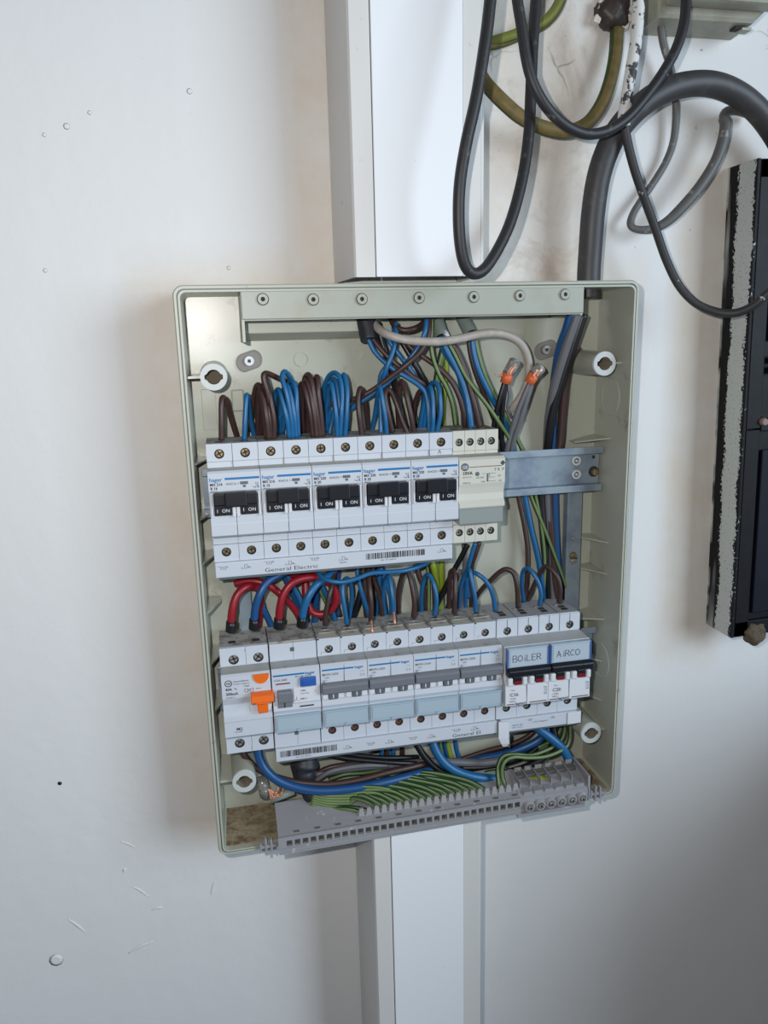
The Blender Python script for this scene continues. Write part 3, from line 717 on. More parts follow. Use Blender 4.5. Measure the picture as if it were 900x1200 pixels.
LET = {'B': [[(0, 0), (0, 1), (.5, 1), (.6, .75), (.45, .52), (0, .5)], [(.45, .52), (.7, .3), (.55, 0), (0, 0)]],
 'O': [[(.3, 0), (0, .3), (.05, .8), (.35, 1), (.68, .75), (.7, .25), (.3, 0)]], 'i': [[(.3, 0), (.3, .62)], [(.28, .85), (.34, .9)]],
 'L': [[(.05, 1), (.05, 0), (.6, .02)]], 'E': [[(.6, 1), (.05, 1), (.05, 0), (.6, 0)], [(.05, .52), (.5, .52)]],
 'R': [[(0, 0), (0, 1), (.5, .98), (.6, .7), (.4, .5), (0, .48)], [(.3, .48), (.68, 0)]],
 'A': [[(0, 0), (.3, 1), (.65, 0)], [(.1, .38), (.55, .38)]], 'C': [[(.6, .85), (.3, 1), (0, .6), (.1, .1), (.6, .08)]]}
def legr(x, word, amp, label):
    t = thing('circuit_breaker', label, 'breaker', (x, 0, Z2))
    hs = [P_*.5, P_*1.5]; lower_body(t, 2, hs, mt=M_steel, mb_=M_steel, hr=.0033, zt=.0755, zb=.0090, mtop=mat('clean_grey_top', (158, 160, 164), .55), hm=M_hole)
    b = MB()
    for i in range(4): b.box(i*P_/2+.0087, i*P_/2+.0090, -.0472, -.0469, .0845 if False else .0715, .0850, 0)
    for i in range(2):
        b.box(i*P_+.0065, i*P_+.0112, -.0325, -.0290, HB, HB+.0004, 1); b.box(i*P_+.0045, i*P_+.0070, -.0275, -.0255, HB, HB+.0010, 2)
    b.box(P_-.0001, P_+.0002, -.0470, -.012, HB, HB+.0002, 0); b.box(.001, 2*P_-.001, -.0460, -.0452, HB, HB+.0006, 3)
    b.build('wire_entry', [M_seam, M_hole, M_steel, M_white], t)
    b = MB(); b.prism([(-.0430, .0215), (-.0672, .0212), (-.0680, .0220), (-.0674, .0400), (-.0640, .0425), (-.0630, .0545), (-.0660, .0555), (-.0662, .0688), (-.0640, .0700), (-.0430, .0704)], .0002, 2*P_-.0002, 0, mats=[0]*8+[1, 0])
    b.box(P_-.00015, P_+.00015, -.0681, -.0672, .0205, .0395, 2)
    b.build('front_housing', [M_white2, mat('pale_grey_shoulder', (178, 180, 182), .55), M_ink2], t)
    b = MB(); b.box(.0006, 2*P_-.0006, -.0690, -.0645, .0540, .0698, bev=.0006); b.box(.0004, .0018, -.0693, -.066, .0540, .0695, 1); b.box(2*P_-.0018, 2*P_-.0004, -.0693, -.066, .0540, .0695, 1)
    o = b.build('label_holder', [M_holder, mat('holder_edge_blue', (72, 96, 150), .2)], t)
    b = MB(); b.box(.0030, 2*P_-.0030, -.0693, -.0689, .0552, .0686)
    xx = .0052 if word[0] == 'B' else .0060
    for ch in word:
        b.strokes(LET[ch], xx, -.0695, .0590, .0050, .0050, .00045, 1); xx += .0028 if ch == 'i' else .0042
    b.build('paper_label', [M_paper, mat('blue_ballpoint', (58, 66, 92), .6)], o)
    b = MB(); b.prism([(-.0620, .0462), (-.0680, .0458), (-.0720, .0475), (-.0722, .0520), (-.0700, .0538), (-.0620, .0540)], .0014, 2*P_+.0006, 0, bev=.0006)
    b.build('toggle_link', M_black, t)
    for i in range(2):
        xa = i*P_
        b = MB(); b.box(xa+.0058, xa+.0126, -.0700, -.0620, .0405, .0466, 0, bev=.0006); b.box(xa+.0062, xa+.0122, -.0704, -.0699, .0402, .0432, 1); b.build('toggle', [M_black, M_red], t)
        b = MB(); b.box(xa+.0010, xa+.0052, -.0708, -.0650, .0392, .0460, bev=.0010); b.box(xa+.0132, xa+.0170, -.0708, -.0650, .0392, .0460, bev=.0010); b.build('toggle_guard', M_white2, t)
    b = MB(); y = -.0684
    b.text('Type', .0016, .0045, y, .0345, 1); b.text(amp, .0040, .0038, y, .0298, 0, off=.0); b.text('10 000', .0018, .0036, y, .0272, 1); b.text('6000 3', .0018, .0036, y, .0250, 1)
    b.text('legrand', .0030, .0080, -.0687, .0226, 0, off=.01); b.box(.0012, .0074, -.0686, -.0676, .0230, .0235, 2); b.box(.0200, .0340, -.0686, -.0676, .0230, .0235, 2)
    b.strokes([[(0, 0), (1, 0), (1, 1), (0, 1)], [(.4, 0), (.4, 1)]], .0320, y, .0290, .0018, .0060, .0003, 1)
    b.build('printed_text', [M_ink, M_ink2, M_inkr], t)
XL = XM + 8*P_ + .0006
legr(XL, 'BOiLER', 'C16', 'white breaker with black toggle bar and handwritten label BOILER')
legr(XL + 2*P_, 'AiRCO', 'C20', 'white breaker with black toggle bar and handwritten label AIRCO')

# ------------------------------------------------------------ comb busbar covers
def barcode(b, x, y, z, w_, h_, m, seed):
    r = random.Random(seed); u = 0
    while u < w_ - .0008:
        k = r.choice((.0003, .0003, .0006, .0009)); b.box(x+u, x+u+k, y, y+.0001, z, z+h_, m); u += k + r.choice((.0003, .0004, .0007))
CB = {}
def comb(x0_, x1_, z0_, z1_, label, texts):
    t = thing('comb_busbar', label, 'busbar', (x0_, 0, z0_)); h = z1_-z0_; Wd = x1_-x0_
    b = MB(); b.box(0, Wd, -.0495, -.0300, .0006, h, bev=.0004); b.box(.002, Wd-.001, -.0485, -.032, -.0012, .0006, 1)
    b.build('insulating_cover', [M_white, M_dgrey], t)
    b = MB(); texts(b, h, Wd); b.build('printed_text', [M_ink, M_ink2], t)
def tx1(b, h, Wd):
    y = -.0497
    b.text('General Electric', .0042, .0345, y, .0022, 0, sx=1.42, off=-.012)
    for k, (x, mk) in enumerate(((.002, MARK_A), (.0185, MARK_B), (.0345, MARK_A), (.0500, MARK_B), (.0672, MARK_A), (.0890, MARK_B), (.1640, MARK_B))):
        b.strokes(mk, x, y, .0062 if k in (0,1,3,5,6) else .0074, .0068, .0030, .00025, 1)
    b.text('544191', .0016, .0890, y, .0040, 1, sx=1.2)
    barcode(b, .1090, y, .0052, .0450, .0046, 0, 3); b.text('SA1 191 544191', .0015, .1200, y, .0034, 1, sx=1.2)
comb(.0136, .1890, .2188, .2303, 'white busbar cover printed General Electric, barcode near its right end, under the upper row', tx1)
def tx2(b, h, Wd):
    y = -.0497
    barcode(b, .0035, y, .0042, .0440, .0050, 0, 5); b.text('SA1 191 544191', .0015, .0150, y, .0022, 1, sx=1.2)
    for k, (x, mk) in enumerate(((.0525, MARK_B), (.0700, MARK_A), (.0860, MARK_B), (.1040, MARK_A), (.1200, MARK_B), (.1400, MARK_A), (.1560, MARK_B))):
        b.strokes(mk, x, y, .0042 if k < 5 else .0062, .0068, .0030, .00025, 1)
    b.text('General El', .0042, .1400, y, .0020, 0, sx=1.36, off=-.012)
comb(.0480, .2262, .0682, .0792, 'white busbar cover with barcode at left end, clipped under the lower row', tx2)
def tx3(b, h, Wd):
    y = -.0497
    b.text('404 926  63A', .0016, .0100, y, .0052, 1); b.text('500 V~ 10 mm²', .0014, .0100, y, .0032, 1); b.text('▸ L N L N legrand ◂', .0018, .0270, y, .0060, 1)
    b.strokes(MARK_B, .0430, y, .0078, .004, .0020, .0002, 1); b.strokes(MARK_A, .0230, y, .0078, .004, .0020, .0002, 1)
comb(.2290, .2960, .0680, .0792, 'short grey-white busbar cover under the BOILER and AIRCO breakers', tx3)
tc_ = thing('end_cap', 'curled white plastic end cap hanging below the BOILER breaker', 'end cap', (.2262, -.050, .062))
b = MB(); pr = [(-.0015, .0172), (-.0018, .0090), (-.0017, .0030), (-.0010, -.0025), (.0006, -.0062)]
outer = [b.b.verts.new((.0004 + max(0, .002-z)*.55, y, z)) for y, z in pr] 
o2 = [b.b.verts.new((.0092 + max(0, -z)*.25, y, z - .0006)) for y, z in pr]; i1 = [b.b.verts.new((.0004 + max(0, .002-z)*.55, y+.0012, z)) for y, z in pr]; i2 = [b.b.verts.new((.0092 + max(0, -z)*.25, y+.0012, z - .0006)) for y, z in pr]
for k in range(4):
    b.face((outer[k], o2[k], o2[k+1], outer[k+1]), 0); b.face((i1[k], i1[k+1], i2[k+1], i2[k]), 0, True)
    b.face((outer[k], outer[k+1], i1[k+1], i1[k])); b.face((o2[k], i2[k], i2[k+1], o2[k+1]))
b.face((outer[0], i1[0], i2[0], o2[0])); b.face((outer[4], o2[4], i2[4], i1[4]))
b.build('cap_panel', M_white2, tc_)
b = MB(); b.box(.0094, .0104, -.0008, .0100, -.0070, .0050); b.build('cap_side', M_dgrey, tc_)
tc2 = thing('end_cap', 'small white end cap at the right tip of the short busbar cover', 'end cap', (.2868, 0, .0680))
b = MB(); b.box(0, .0118, -.0505, -.0498, .0008, .0112, bev=.0002); b.box(.0112, .0118, -.0498, -.0320, .0008, .0112); b.build('cap_panel', M_white2, tc2)

# ------------------------------------------------------------ earth terminal bar
ANG = .0175
tb = thing('earth_terminal_bar', 'grey plastic earth terminal bar with a row of square openings along the box bottom', 'terminal bar', (.0462, -.0630, -.0002))
tb.rotation_euler = (0, -ANG, 0)
L_ = .1955; b = MB(); hh = .0125
pitch = .00617; nh = 31
b.box(-.0008, L_, -.0008, .0008, .0098, hh+.0006); b.box(-.0008, L_, -.0008, .0008, 0, .0048)
for i in range(nh+1):
    x = .0045 + i*pitch; b.box(x - .0009, x + .0009, -.0008, .0008, .0048, .0098)
b.box(-.0008, .0036, -.0008, .0008, .0048, .0098)
b.box(.0, L_, .0030, .0036, .0040, .0105, 1)
b.box(-.0008, L_, -.0016, -.0008, .0032, .0040); b.box(-.0008, L_, -.0014, .030, -.0012, .0003)
# sloping top deck
b.prism([(.0, hh), (.0, hh-.0015), (.0340, hh+.0070), (.0340, hh+.0085)], -.0005, L_, 0)
for i in range(12):
    x = .012 + i*.0162; b.box(x, x+.0040, .0030, .0042, hh+.0006, hh+.0018, 1)
b.build('bar_housing', [M_bus, M_busd], tb)
# notched comb: teeth
b = MB()
pa, pb = at(424, 960, .054), at(604, 931.5, .054); rot = Matrix.Rotation(ANG, 4, 'Y')
def loc_tb(p): return rot @ (p - Vector((.0462, -.0630, -.0002))) if False else Matrix.Rotation(-ANG, 4, 'Y').inverted() @ (p - Vector((.0462, -.0630, -.0002)))
A_, B_ = loc_tb(pa), loc_tb(pb); NT = 22
for i in range(NT):
    x = A_.x + (B_.x - A_.x)*i/(NT-1)
    b.plate([(x-.0025, hh+.0010), (x+.0025, hh+.0010), (x+.0020, hh+.0055), (x+.0015, hh+.0084), (x-.0015, hh+.0084), (x-.0020, hh+.0055)], .0080, .0098, 0)
b.box(A_.x-.003, B_.x+.003, .0100, .0112, hh+.0005, hh+.0042)
b.build('toothed_comb', mat('pale_comb_plastic', (158, 157, 160), .5), tb)
# screw clamp block
cb = thing('clamp_terminal_block', 'grey terminal block with six round clamp screws at the right of the box bottom', 'terminal block', (.2415, -.0630, .0060))
cb.rotation_euler = (0, -ANG, 0)
b = MB(); b.box(0, .0600, .0, .0300, -.0030, .0090); b.prism([(.0, .0090), (.0075, .0125), (.0300, .0175), (.0300, .0090)], 0, .0600)
for i in range(6):
    x = .0075 + i*.0092
    b.cyl((x, .004, .0020), (x, -.0030, .0020), .0044, 0, 18); b.box(x-.0034, x+.0034, .0020, .010, .0080, .0128); b.box(x-.0036, x+.0036, .0180, .0250, .0146, .0180, 1); 
    b.box(x-.0046, x-.0038, .0080, .0290, .0100, .0180)
b.box(.0595, .0615, .0, .0300, -.003, .020)
b.box(-.003, .056, -.0020, .030, -.0068, -.0040)
b.build('block_housing', [M_bus, M_busd], cb)
for i in range(6):
    x = .0075 + i*.0092
    b = MB(); b.ring((x, .0020), .0028, .0040, -.0028, -.0036, 0, 18); b.cyl((x, -.0029, .0020), (x, -.0033, .0020), .0029, 1, 14)
    screw(b, x, -.0032, .0020, .0024, 2, 1); b.build('clamp_screw', [M_bus, M_seam, M_steel], cb)
    b = MB(); b.box(x-.0030, x+.0030, .0245, .0255, .0178, .0215); b.build('clamp_jaw', M_steel, cb)
# bar end brackets
for (px, py, lb) in ((315, 991, 'small grey plastic bracket at the left end of the earth terminal bar'), (700, 929, 'small grey plastic bracket at the right end of the clamp block')):
    p = at(px, py, .059); t = thing('bar_bracket', lb, 'bracket', p)
    b = MB()
    b.box(-.0075, .0065, -.0012, .0012, -.0012, .0012); b.box(-.0030, -.0012, -.0018, .0018, -.0062, .0072, bev=.0003); b.box(.0012, .0030, -.0018, .0018, -.0050, .0060, bev=.0003); b.box(-.0068, -.0052, -.0018, .0018, -.0035, .0035, bev=.0003)
    b.box(-.006, .006, .0012, .012, -.0055, -.0045)
    b.build('clip', M_bus, t)

# ------------------------------------------------------------ wires
MAT = {'br': M_brown, 'bl': M_blue, 'db': M_blue2, 'rd': M_wred, 'bk': M_wblack, 'gr': M_wgrey}
def wire(kind, r, pts, label, group=None, name='wire', cat='wire', mats=None, n=9, parts=None):
    P = [at(px, py, y*.001) for px, py, y in pts]; b = MB()
    if kind == 'gy': b.tube(P, r, 0, n, stripe=1); mm = [M_ggreen, M_gyel]
    elif kind == 'by': b.tube(P, r, 0, n, stripe=1); mm = [M_byel, M_byel]
    else: b.tube(P, r, 0, n); mm = [MAT[kind]]
    o = b.build(name, mats or mm, loc=P[0]); tag(o, label, cat, group); return o, P
BR, BL = .0020, .0017
L = 'brown'; 
def W1(kind, pts, label, r=None, group=None):
    return wire(kind, r or (BR if kind == 'br' else .0018 if kind in ('bl', 'db') else .0017), pts, label, group)
# --- loops above the upper row
G1 = 'looped wires feeding the upper breakers'
W1('br', [(259.5,516,36),(259.5,495,37),(259.5,474,36),(261,466,33),(265,470,28),(270,488,20),(278,513,10)], 'short brown wire loop above the leftmost terminal of the upper row', group=G1)
W1('bl', [(286,516,36),(287,495,37),(288.5,468,35),(289.5,463,32),(291.5,472,26),(294,492,18),(298,512,10)], 'short blue wire loop right beside the leftmost brown loop, upper row', group=G1)
s = 'brown wire in the thick brown bundle over the second upper breaker'
W1('br', [(312,514,36),(310,488,37),(306,462,34),(304,452,30),(300,454,25),(296,475,18),(293,505,10)], 'leftmost arching brown wire of the bundle over the second upper breaker', group=G1)
W1('br', [(315,515,38),(312,488,40),(308,465,36),(305,458,32),(303,470,24),(302,490,18),(302,512,10)], 'second from the left brown wire of the thick bundle over the second upper breaker', group=s)
W1('br', [(318,515,36),(316,488,38),(313,466,34),(310,456,30),(306,466,22),(305,512,10)], 'third from the left brown wire of the thick bundle over the second upper breaker', group=s)
W1('br', [(321,515,36),(321,492,39),(317,468,38),(313,450,34),(311,444,30),(308,460,20),(307,512,8)], 'rightmost brown wire of the thick bundle over the second upper breaker', group=s)
W1('br', [(320,514,33),(318,486,36),(314,462,38),(309.5,446,38),(309.5,438.5,37),(315,438,33),(326,443,27),(340,450,18),(352,470,12),(358,505,8)], 'brown wire bending sharply right across the top of the second breaker bundle', group=G1)
s = 'blue wire in the crowded blue loops over the second upper breaker'
W1('bl', [(339,513,37),(336,490,40),(331,470,38),(327,457,34),(323,461,28),(322,480,20),(325,508,10)], 'front blue loop with the lowest top over the second upper breaker', group=G1)
W1('bl', [(343,514,36),(341,490,39),(336,462,39),(331,445,36),(332,436.5,33),(336,437,29),(341,448,22),(343,475,15),(342,508,8)], 'tallest blue loop over the second upper breaker', group=G1)
W1('bl', [(347,513,36),(345,488,38),(341,465,36),(336,452,32),(332,458,24),(329,480,16),(328,508,8)], 'inner blue loop just behind the tallest one over the second upper breaker', group=G1)
W1('bl', [(349.5,512,34),(348,480,36),(347,458,34),(343,447,30),(338,450,24),(334,470,16),(331,508,8)], 'rightmost blue loop over the second upper breaker', group=G1)
W1('bl', [(345,512,33),(343,480,32),(338,460,28),(336,455,24),(333,480,16),(324,495,12),(326,509,8)], 'rear blue loop kinked at its foot over the second upper breaker', group=G1)
s = 'brown wire in the brown bundle over the third upper breaker'
W1('br', [(367,512,37),(364,485,39),(359,462,37),(356,451,33),(352.5,452,28),(351,475,20),(350,508,10)], 'lowest brown loop at the left of the bundle over the third upper breaker', group=G1)
W1('br', [(371,513,38),(368,485,40),(364,462,38),(360,447,34),(358,450,28),(361,475,18),(361,508,8)], 'inner brown loop between lowest and tallest over the third upper breaker', group=G1)
W1('br', [(375,513,36),(371,485,39),(367,458,38),(364,444,35),(361,439,31),(357,445,26),(354,470,18),(355,508,8)], 'tallest brown loop over the third upper breaker', group=G1)
W1('br', [(378,512,36),(376,485,38),(373,460,38),(372.5,446,35),(371.5,441.5,32),(369.5,446,27),(369,475,18),(364,508,8)], 'rightmost brown loop of the bundle over the third upper breaker', group=G1)
s = 'blue wire in the blue loops over the third upper breaker'
W1('bl', [(395,512,37),(394,488,40),(391,464,38),(388,450,34),(385,454,28),(383,475,20),(381,507,10)], 'front blue loop, low at left, over the third upper breaker', group=G1)
W1('bl', [(398.5,512,37),(400,485,40),(401,462,38),(399,446,35),(394,437.5,31),(387,439,27),(381,450,22),(377,468,16),(378,505,8)], 'widest blue loop over the third upper breaker', group=G1)
W1('bl', [(398,512,33),(398,482,34),(396,460,32),(393,446,29),(388,446,25),(381,462,20),(378,480,14),(382,508,8)], 'inner blue loop nested inside the widest one over the third upper breaker', group=G1)
W1('bl', [(404,512,37),(406,488,40),(407,462,39),(405,445,35),(402.5,439.5,31),(402,455,24),(406,480,16),(408,507,8)], 'rightmost blue loop over the third upper breaker', group=G1)
W1('bl', [(386,509,30),(389,494,28),(392,478,24),(394,460,22),(391,448,22),(386,452,18),(384,500,8)], 'hindmost blue loop seen through the front loops over the third upper breaker', group=G1)
W1('br', [(424,512,36),(421,488,38),(419.5,468,36),(422,455.5,32),(425,460,26),(429,478,18),(432,508,9)], 'single brown wire loop at the left over the fourth upper breaker', group=G1)
W1('bl', [(453,510,37),(451.5,490,39),(448,468,38),(445,453.5,34),(443,460,28),(440,482,18),(435,508,9)], 'single blue wire loop at the middle over the fourth upper breaker', group=G1)
W1('bl', [(446,509,30),(446,485,28),(445,462,25),(446,440,20),(456,424,20),(462,400,17),(461,380,13)], 'blue wire rising behind the single blue loop up to the entry strip')
W1('br', [(460,507,32),(455,485,34),(451,464,32),(454,457,29),(459,460,30),(465,474,33),(472,494,35),(478,509,36)], 'brown wire arching over the right half of the fourth upper breaker', group=G1)
W1('br', [(485,509,37),(482,490,40),(477,466,39),(473,452,35),(470,447,31),(467,458,24),(468,508,9)], 'tall brown loop over the left terminal of the fifth upper breaker', group=G1)
W1('bk', [(477,510,33),(471,485,32),(466,466,28),(462,461,24),(466,480,15),(471,508,8)], 'thin black wire loop between brown loops left of the fifth upper breaker', r=.0015, group=G1)
s = 'blue wire in the group of blue loops over the fifth upper breaker'
W1('bl', [(506,509,38),(507.5,490,41),(507,468,39),(504,454,35),(499,462,27),(494,485,18),(491,505,9)], 'front blue loop over the right terminal of the fifth upper breaker', group=G1)
W1('bl', [(511.5,508,37),(516,485,40),(515.5,464,39),(513,452,35),(508.5,448.5,31),(504,453,26),(499,480,17),(496,505,9)], 'rightmost rounded blue loop over the fifth upper breaker', group=G1)
W1('db', [(503,508,35),(503,485,36),(502,465,34),(499,458,30),(496,470,22),(494,505,8)], 'dark blue loop behind the front two over the fifth upper breaker', group=G1)
# --- wires from the entries at the top
W1('bl', [(431,396,22),(438,411,24),(450,424,27),(463,434,30),(478,443,32),(491,452,33),(499,462,34),(502,485,36),(503,507,36)], 'blue wire sweeping from the black taped cable down to the fifth breaker')
W1('br', [(436,396,22),(446,409,25),(460,423,28),(478,437,30),(490,446,31),(497,453,28),(490,462,23),(485,480,16),(484,508,8)], 'brown wire running beside the sweeping blue wire from the taped cable')
W1('bl', [(464,378,26),(464,396,30),(459,416,33),(452,434,32),(448,448,26),(450,470,16),(455,505,8)], 'blue wire hanging steeply from behind the grey cable, left of centre')
W1('br', [(503,372,30),(502,392,34),(494,410,36),(478,426,36),(460,440,32),(440,455,27),(424,464,24),(407,470,19),(385,474,12)], 'long brown wire crossing diagonally from upper right to behind the blue loops')
W1('bl', [(500,374,34),(497,392,36),(488,410,33),(472,430,31),(454,448,29),(436,462,25),(418,474,21),(400,485,15),(384,484,10)], 'long blue wire crossing diagonally below the long brown wire')
wire('br', .0022, [(458,374,20),(463,382,26),(473,387,30),(486,385,30),(497,378,24),(503,370,16)], 'brown wire hanging in a short swag just under the entry strip')
wire('bk', .0028, [(442,378,18),(447,398,19),(452,414,19),(459,436,17),(466,470,12),(469,508,7)], 'thick black wire descending behind the crossing wires, left of centre')
W1('bl', [(450,388,19),(458,403,22),(470,419,24),(483,437,23),(494,452,18),(497,480,12),(496,505,7)], 'blue wire running straight down right behind the crossing pair')
W1('bk', [(468,396,20),(480,416,23),(490,434,24),(500,452,20),(507,470,14),(510,505,8)], 'black wire slanting down right toward the fifth breaker loops', r=.0022)
W1('br', [(468,392,24),(484,410,26),(500,421,28),(516,433,30),(529,447,32),(538,465,33),(543,484,32),(545,500,28)], 'long brown wire bowing right to the top of the transformer')
W1('gy', [(506,374,28),(505,398,30),(507,418,31),(514,438,31),(523,454,31),(530,474,30),(533.5,498,26)], 'green and yellow wire curving to the left of the transformer top')
wire('gy', .0030, [(521,404,12),(516,424,11),(512,446,10),(509,480,9),(508,540,8),(508,600,8),(511,660,9),(516,690,9),(518,740,8)], 'thick green and yellow wire passing behind the upper row, seen again below it')
wire('by', .0018, [(523,412,11),(523,440,10),(520,470,9),(519,540,8),(517,600,8),(516,660,8),(517,735,8)], 'yellow-green wire hanging straight down behind the upper row')
W1('gy', [(465,398,15),(462,430,14),(470,455,12),(486,485,10),(490,508,7)], 'thin green and yellow wire behind the brown loops left of centre', r=.0014)
gl = []
def gland(px, py, px2, py2, r, label, m=M_gland):
    a, b_ = at(px, py, 15), at(px2, py2, 15)
for (pa_, pb_, lb) in (((511, 372), (518, 396), 'grey plastic conduit end with white paint drips above the fifth breaker'), ((541, 370), (552, 392), 'clean grey conduit end right of the paint-dripped one')):
    a, c = at(pa_[0], pa_[1], .014), at(pb_[0], pb_[1], .026); t = thing('conduit_end', lb, 'conduit', a); b = MB(); d = c - a
    b.cyl((0,0,0), d, .0052, 0, 18, r2=.0052, caps=False); b.cyl(d, d*.8, .0052, 0, 18, r2=.0042, caps=False); b.cyl(d*.82, d*.8, .0046, 1, 18); b.build('conduit_tube', [M_gland, M_hole], t)
    if pa_[0] == 511:
        b = MB(); b.cyl(d*.70 + Vector((.002, -.0042, 0)), d*.98 + Vector((.004, -.0046, 0)), .0024, 0, 9, r2=.0012); b.build('paint_drip', M_white2, t)
wire('bl', .0026, [(517,394,26),(524,412,27),(534,430,28),(541,446,29),(547,466,30),(550,484,32),(552,501,32)], 'thick blue wire dropping from the paint-dripped conduit to the transformer')
W1('bl', [(515,394,25),(519,410,24),(530,428,22),(538,442,19),(542,470,14),(543,500,9)], 'dark blue wire just left of the thick blue wire above the transformer')
W1('gy', [(521,394,27),(533,416,29),(545,440,31),(557,457,33),(571,475,34),(584,494,34),(595,511,24),(601,524,16),(609,543,12),(617,565,12),(624,587,12),(637,618,13),(650,652,14),(661,682,13),(668,710,10)], 'long green and yellow wire running diagonally past the transformer to the right upright')
wire('br', .0024, [(524,394,26),(536,412,28),(545,434,30),(551,456,31),(557,478,32),(562,501,31)], 'brown wire dropping from the paint-dripped conduit onto the transformer top')
W1('br', [(549,392,24),(551,412,24),(557,436,24),(567,462,23),(579,492,20),(593,530,15),(604,565,12),(609,590,12),(614,614,13),(618,642,14),(618,668,14),(616,700,12)], 'brown wire descending from the clean conduit behind the rail to the lower row')
wire('bl', .0023, [(553,392,26),(555,412,27),(561,434,28),(571,456,28),(584,480,26),(594,500,20),(604,535,14),(613,572,12),(622,618,13),(630,652,13),(635,682,13),(637,708,10)], 'blue wire descending from the clean conduit behind the rail to the lower row')
W1('gy', [(557,392,26),(560,412,27),(567,436,28),(577,458,28),(588,478,26),(600,503,19),(613,530,14),(624,566,11),(632,605,12),(637,640,13),(638,668,13),(636,702,11)], 'green and yellow wire beside the descending blue wire, right of the transformer')
# black wire pair with connectors
wire('bk', .0020, [(592,446,34),(586,466,33),(581,486,30),(578,505,24),(576,530,14)], 'black wire leaning left below the left copper connector')
wire('bk', .0020, [(593,447,34),(590,468,32),(588,490,28),(588,515,20),(590,545,12)], 'black wire hanging straight below the left copper connector')
wire('gr', .0020, [(622,446,34),(613,466,32),(603,492,28),(597,514,22),(590,545,12)], 'grey wire leaning left below the right copper connector')
wire('gr', .0020, [(624,448,34),(617,470,32),(609,495,28),(602,517,22),(596,545,12)], 'grey wire leaning right below the right copper connector')
wire('gr', .0012, [(594,450,31),(597,463,30),(595,478,28),(600,490,24)], 'thin kinked grey strand beside the left copper connector')
for (p1, p2, p3, lb, mc) in (((592, 449), (595, 439), (604, 423), 'clear crimp connector with copper strands, left of the pair', M_clear), ((620, 449), (625, 440), (634, 430), 'shiny metal-capped crimp connector with orange base, right of the pair', M_steel)):
    a, c, e = at(*p1, .034), at(*p2, .035), at(*p3, .036); t = thing('crimp_connector', lb, 'connector', a)
    b = MB(); b.cyl((0,0,0), (c-a)*1.2, .0040, 0, 12, r2=.0044); b.build('copper_base', mat('orange_copper_base', (214, 104, 58), .45), t)
    b = MB(); b.cyl((c-a)*1.1, (e-a), .0044, 0, 12, r2=.0046); b.cyl((e-a), (e-a)+(e-c)*.12, .0046, 0, 12, r2=.003); b.build('sleeve', mc, t)
    b = MB()
    for k in range(5):
        o_ = Vector((random.uniform(-.002, .002), -.0042, random.uniform(-.001, .001))); b.tube([(c-a)*.9 + o_, (c-a)*1.3 + o_, (c-a)+(e-c)*.6 + o_*1.1], .0005, 0, 5, steps=3)
    if mc is M_clear:
        for q in ((586, 440), (580, 439), (588, 436)): b.tube([c-a, at(q[0], q[1], .036)-a], .0004, 0, 5)
    b.build('copper_strands', M_cop, t)
wire(None or 'gr', .0031, [(434,374,14),(440,382,22),(452,391,32),(470,397,36),(492,400,38),(518,400,38),(542,396,38),(566,391,37),(586,391,36),(603,397,34),(614,408,32),(619.5,425,30),(619,442,28),(613,460,26),(604,474,23),(594,487,18),(584,502,12)],
     'light grey sheathed cable looping across the top of the box interior', name='cable', cat='cable', mats=[M_cable4], n=12)
# taped cable at the entry
a, c = at(427, 372, .016), at(433, 399, .022); b = MB(); b.tube([a, (a+c)/2 + Vector((.0005, 0, 0)), c], .0080, 0, 14, rf=lambda t: 1 - .18*t); o = b.build('taped_cable_end', M_tape, loc=a); tag(o, 'dark blue-black taped cable end with frayed edges under the entry strip', 'cable')
# big cores at the right
wire('db', .0034, [(670,365,38),(664,385,34),(657,405,28),(652,430,22),(648,470,14),(648,520,8),(650,575,9),(651,620,10),(653,660,11),(656,712,9)], 'thick blue core descending from the big grey cable behind the rail')
wire('gr', .0036, [(678,365,40),(671,385,37),(663,408,33),(655,434,28),(649,455,23),(645,478,17),(642,505,12),(641,560,8),(644,620,9),(647,665,10),(649,712,9)], 'thick grey core in front at the top right of the box')
wire('bk', .0036, [(684,368,36),(676,392,33),(667,420,29),(659,446,25),(651,470,21),(645,498,17),(641,530,12),(634,575,8),(637,625,9),(641,665,9),(645,712,7)], 'thick black core descending to the right of the grey core')
wire('br', .0036, [(676,405,22),(667,425,20),(662,455,16),(659,490,13),(656,525,11),(644,580,8),(646,630,10),(650,680,11),(653,712,9)], 'thick brown core descending rightmost of the big cores')
# --- lower row: big red and blue feeds with black sleeves
def feed(kind, pts, label, r=.0030):
    o, P = wire(kind, r, pts, label); d = (P[1]-P[0]).normalized()
    b = MB(); b.tube([P[0]-d*.002, P[0], P[0]+d*.006], r*1.28, 0, 12, steps=2)
    bmesh.ops.translate(b.b, verts=b.b.verts, vec=-P[0]); bo = b.build('black_sleeve', M_wblack, o); bo.parent = o
feed('rd', [(270.5,737,38),(272,716,38),(277,699,36),(286,689,33),(296,687,28),(304,692,23),(305,707,17),(302,735,10)], 'thick red wire arching over the left terminal of the orange-toggle device')
feed('db', [(297.5,734,38),(299,714,39),(304,697,39),(313,682,36),(324,675,32),(338,669,26),(352,664,18)], 'thick blue wire rising from the orange-toggle device up behind the busbar cover')
feed('rd', [(326.5,733,38),(328,712,39),(333,695,38),(344,682,36),(360,677,33),(378,678,31),(390,688,29),(394,702,27),(388,714,25),(376,720,24),(364,715,22),(359,700,20),(358,684,17),(358,665,12)], 'thick red wire making a full loop right of the blue-button device')
feed('bl', [(353.5,731,38),(356,713,40),(362,698,40),(371,685,37),(382,677,32),(390,670,25),(392,660,16)], 'thick blue wire rising from the blue-button device')
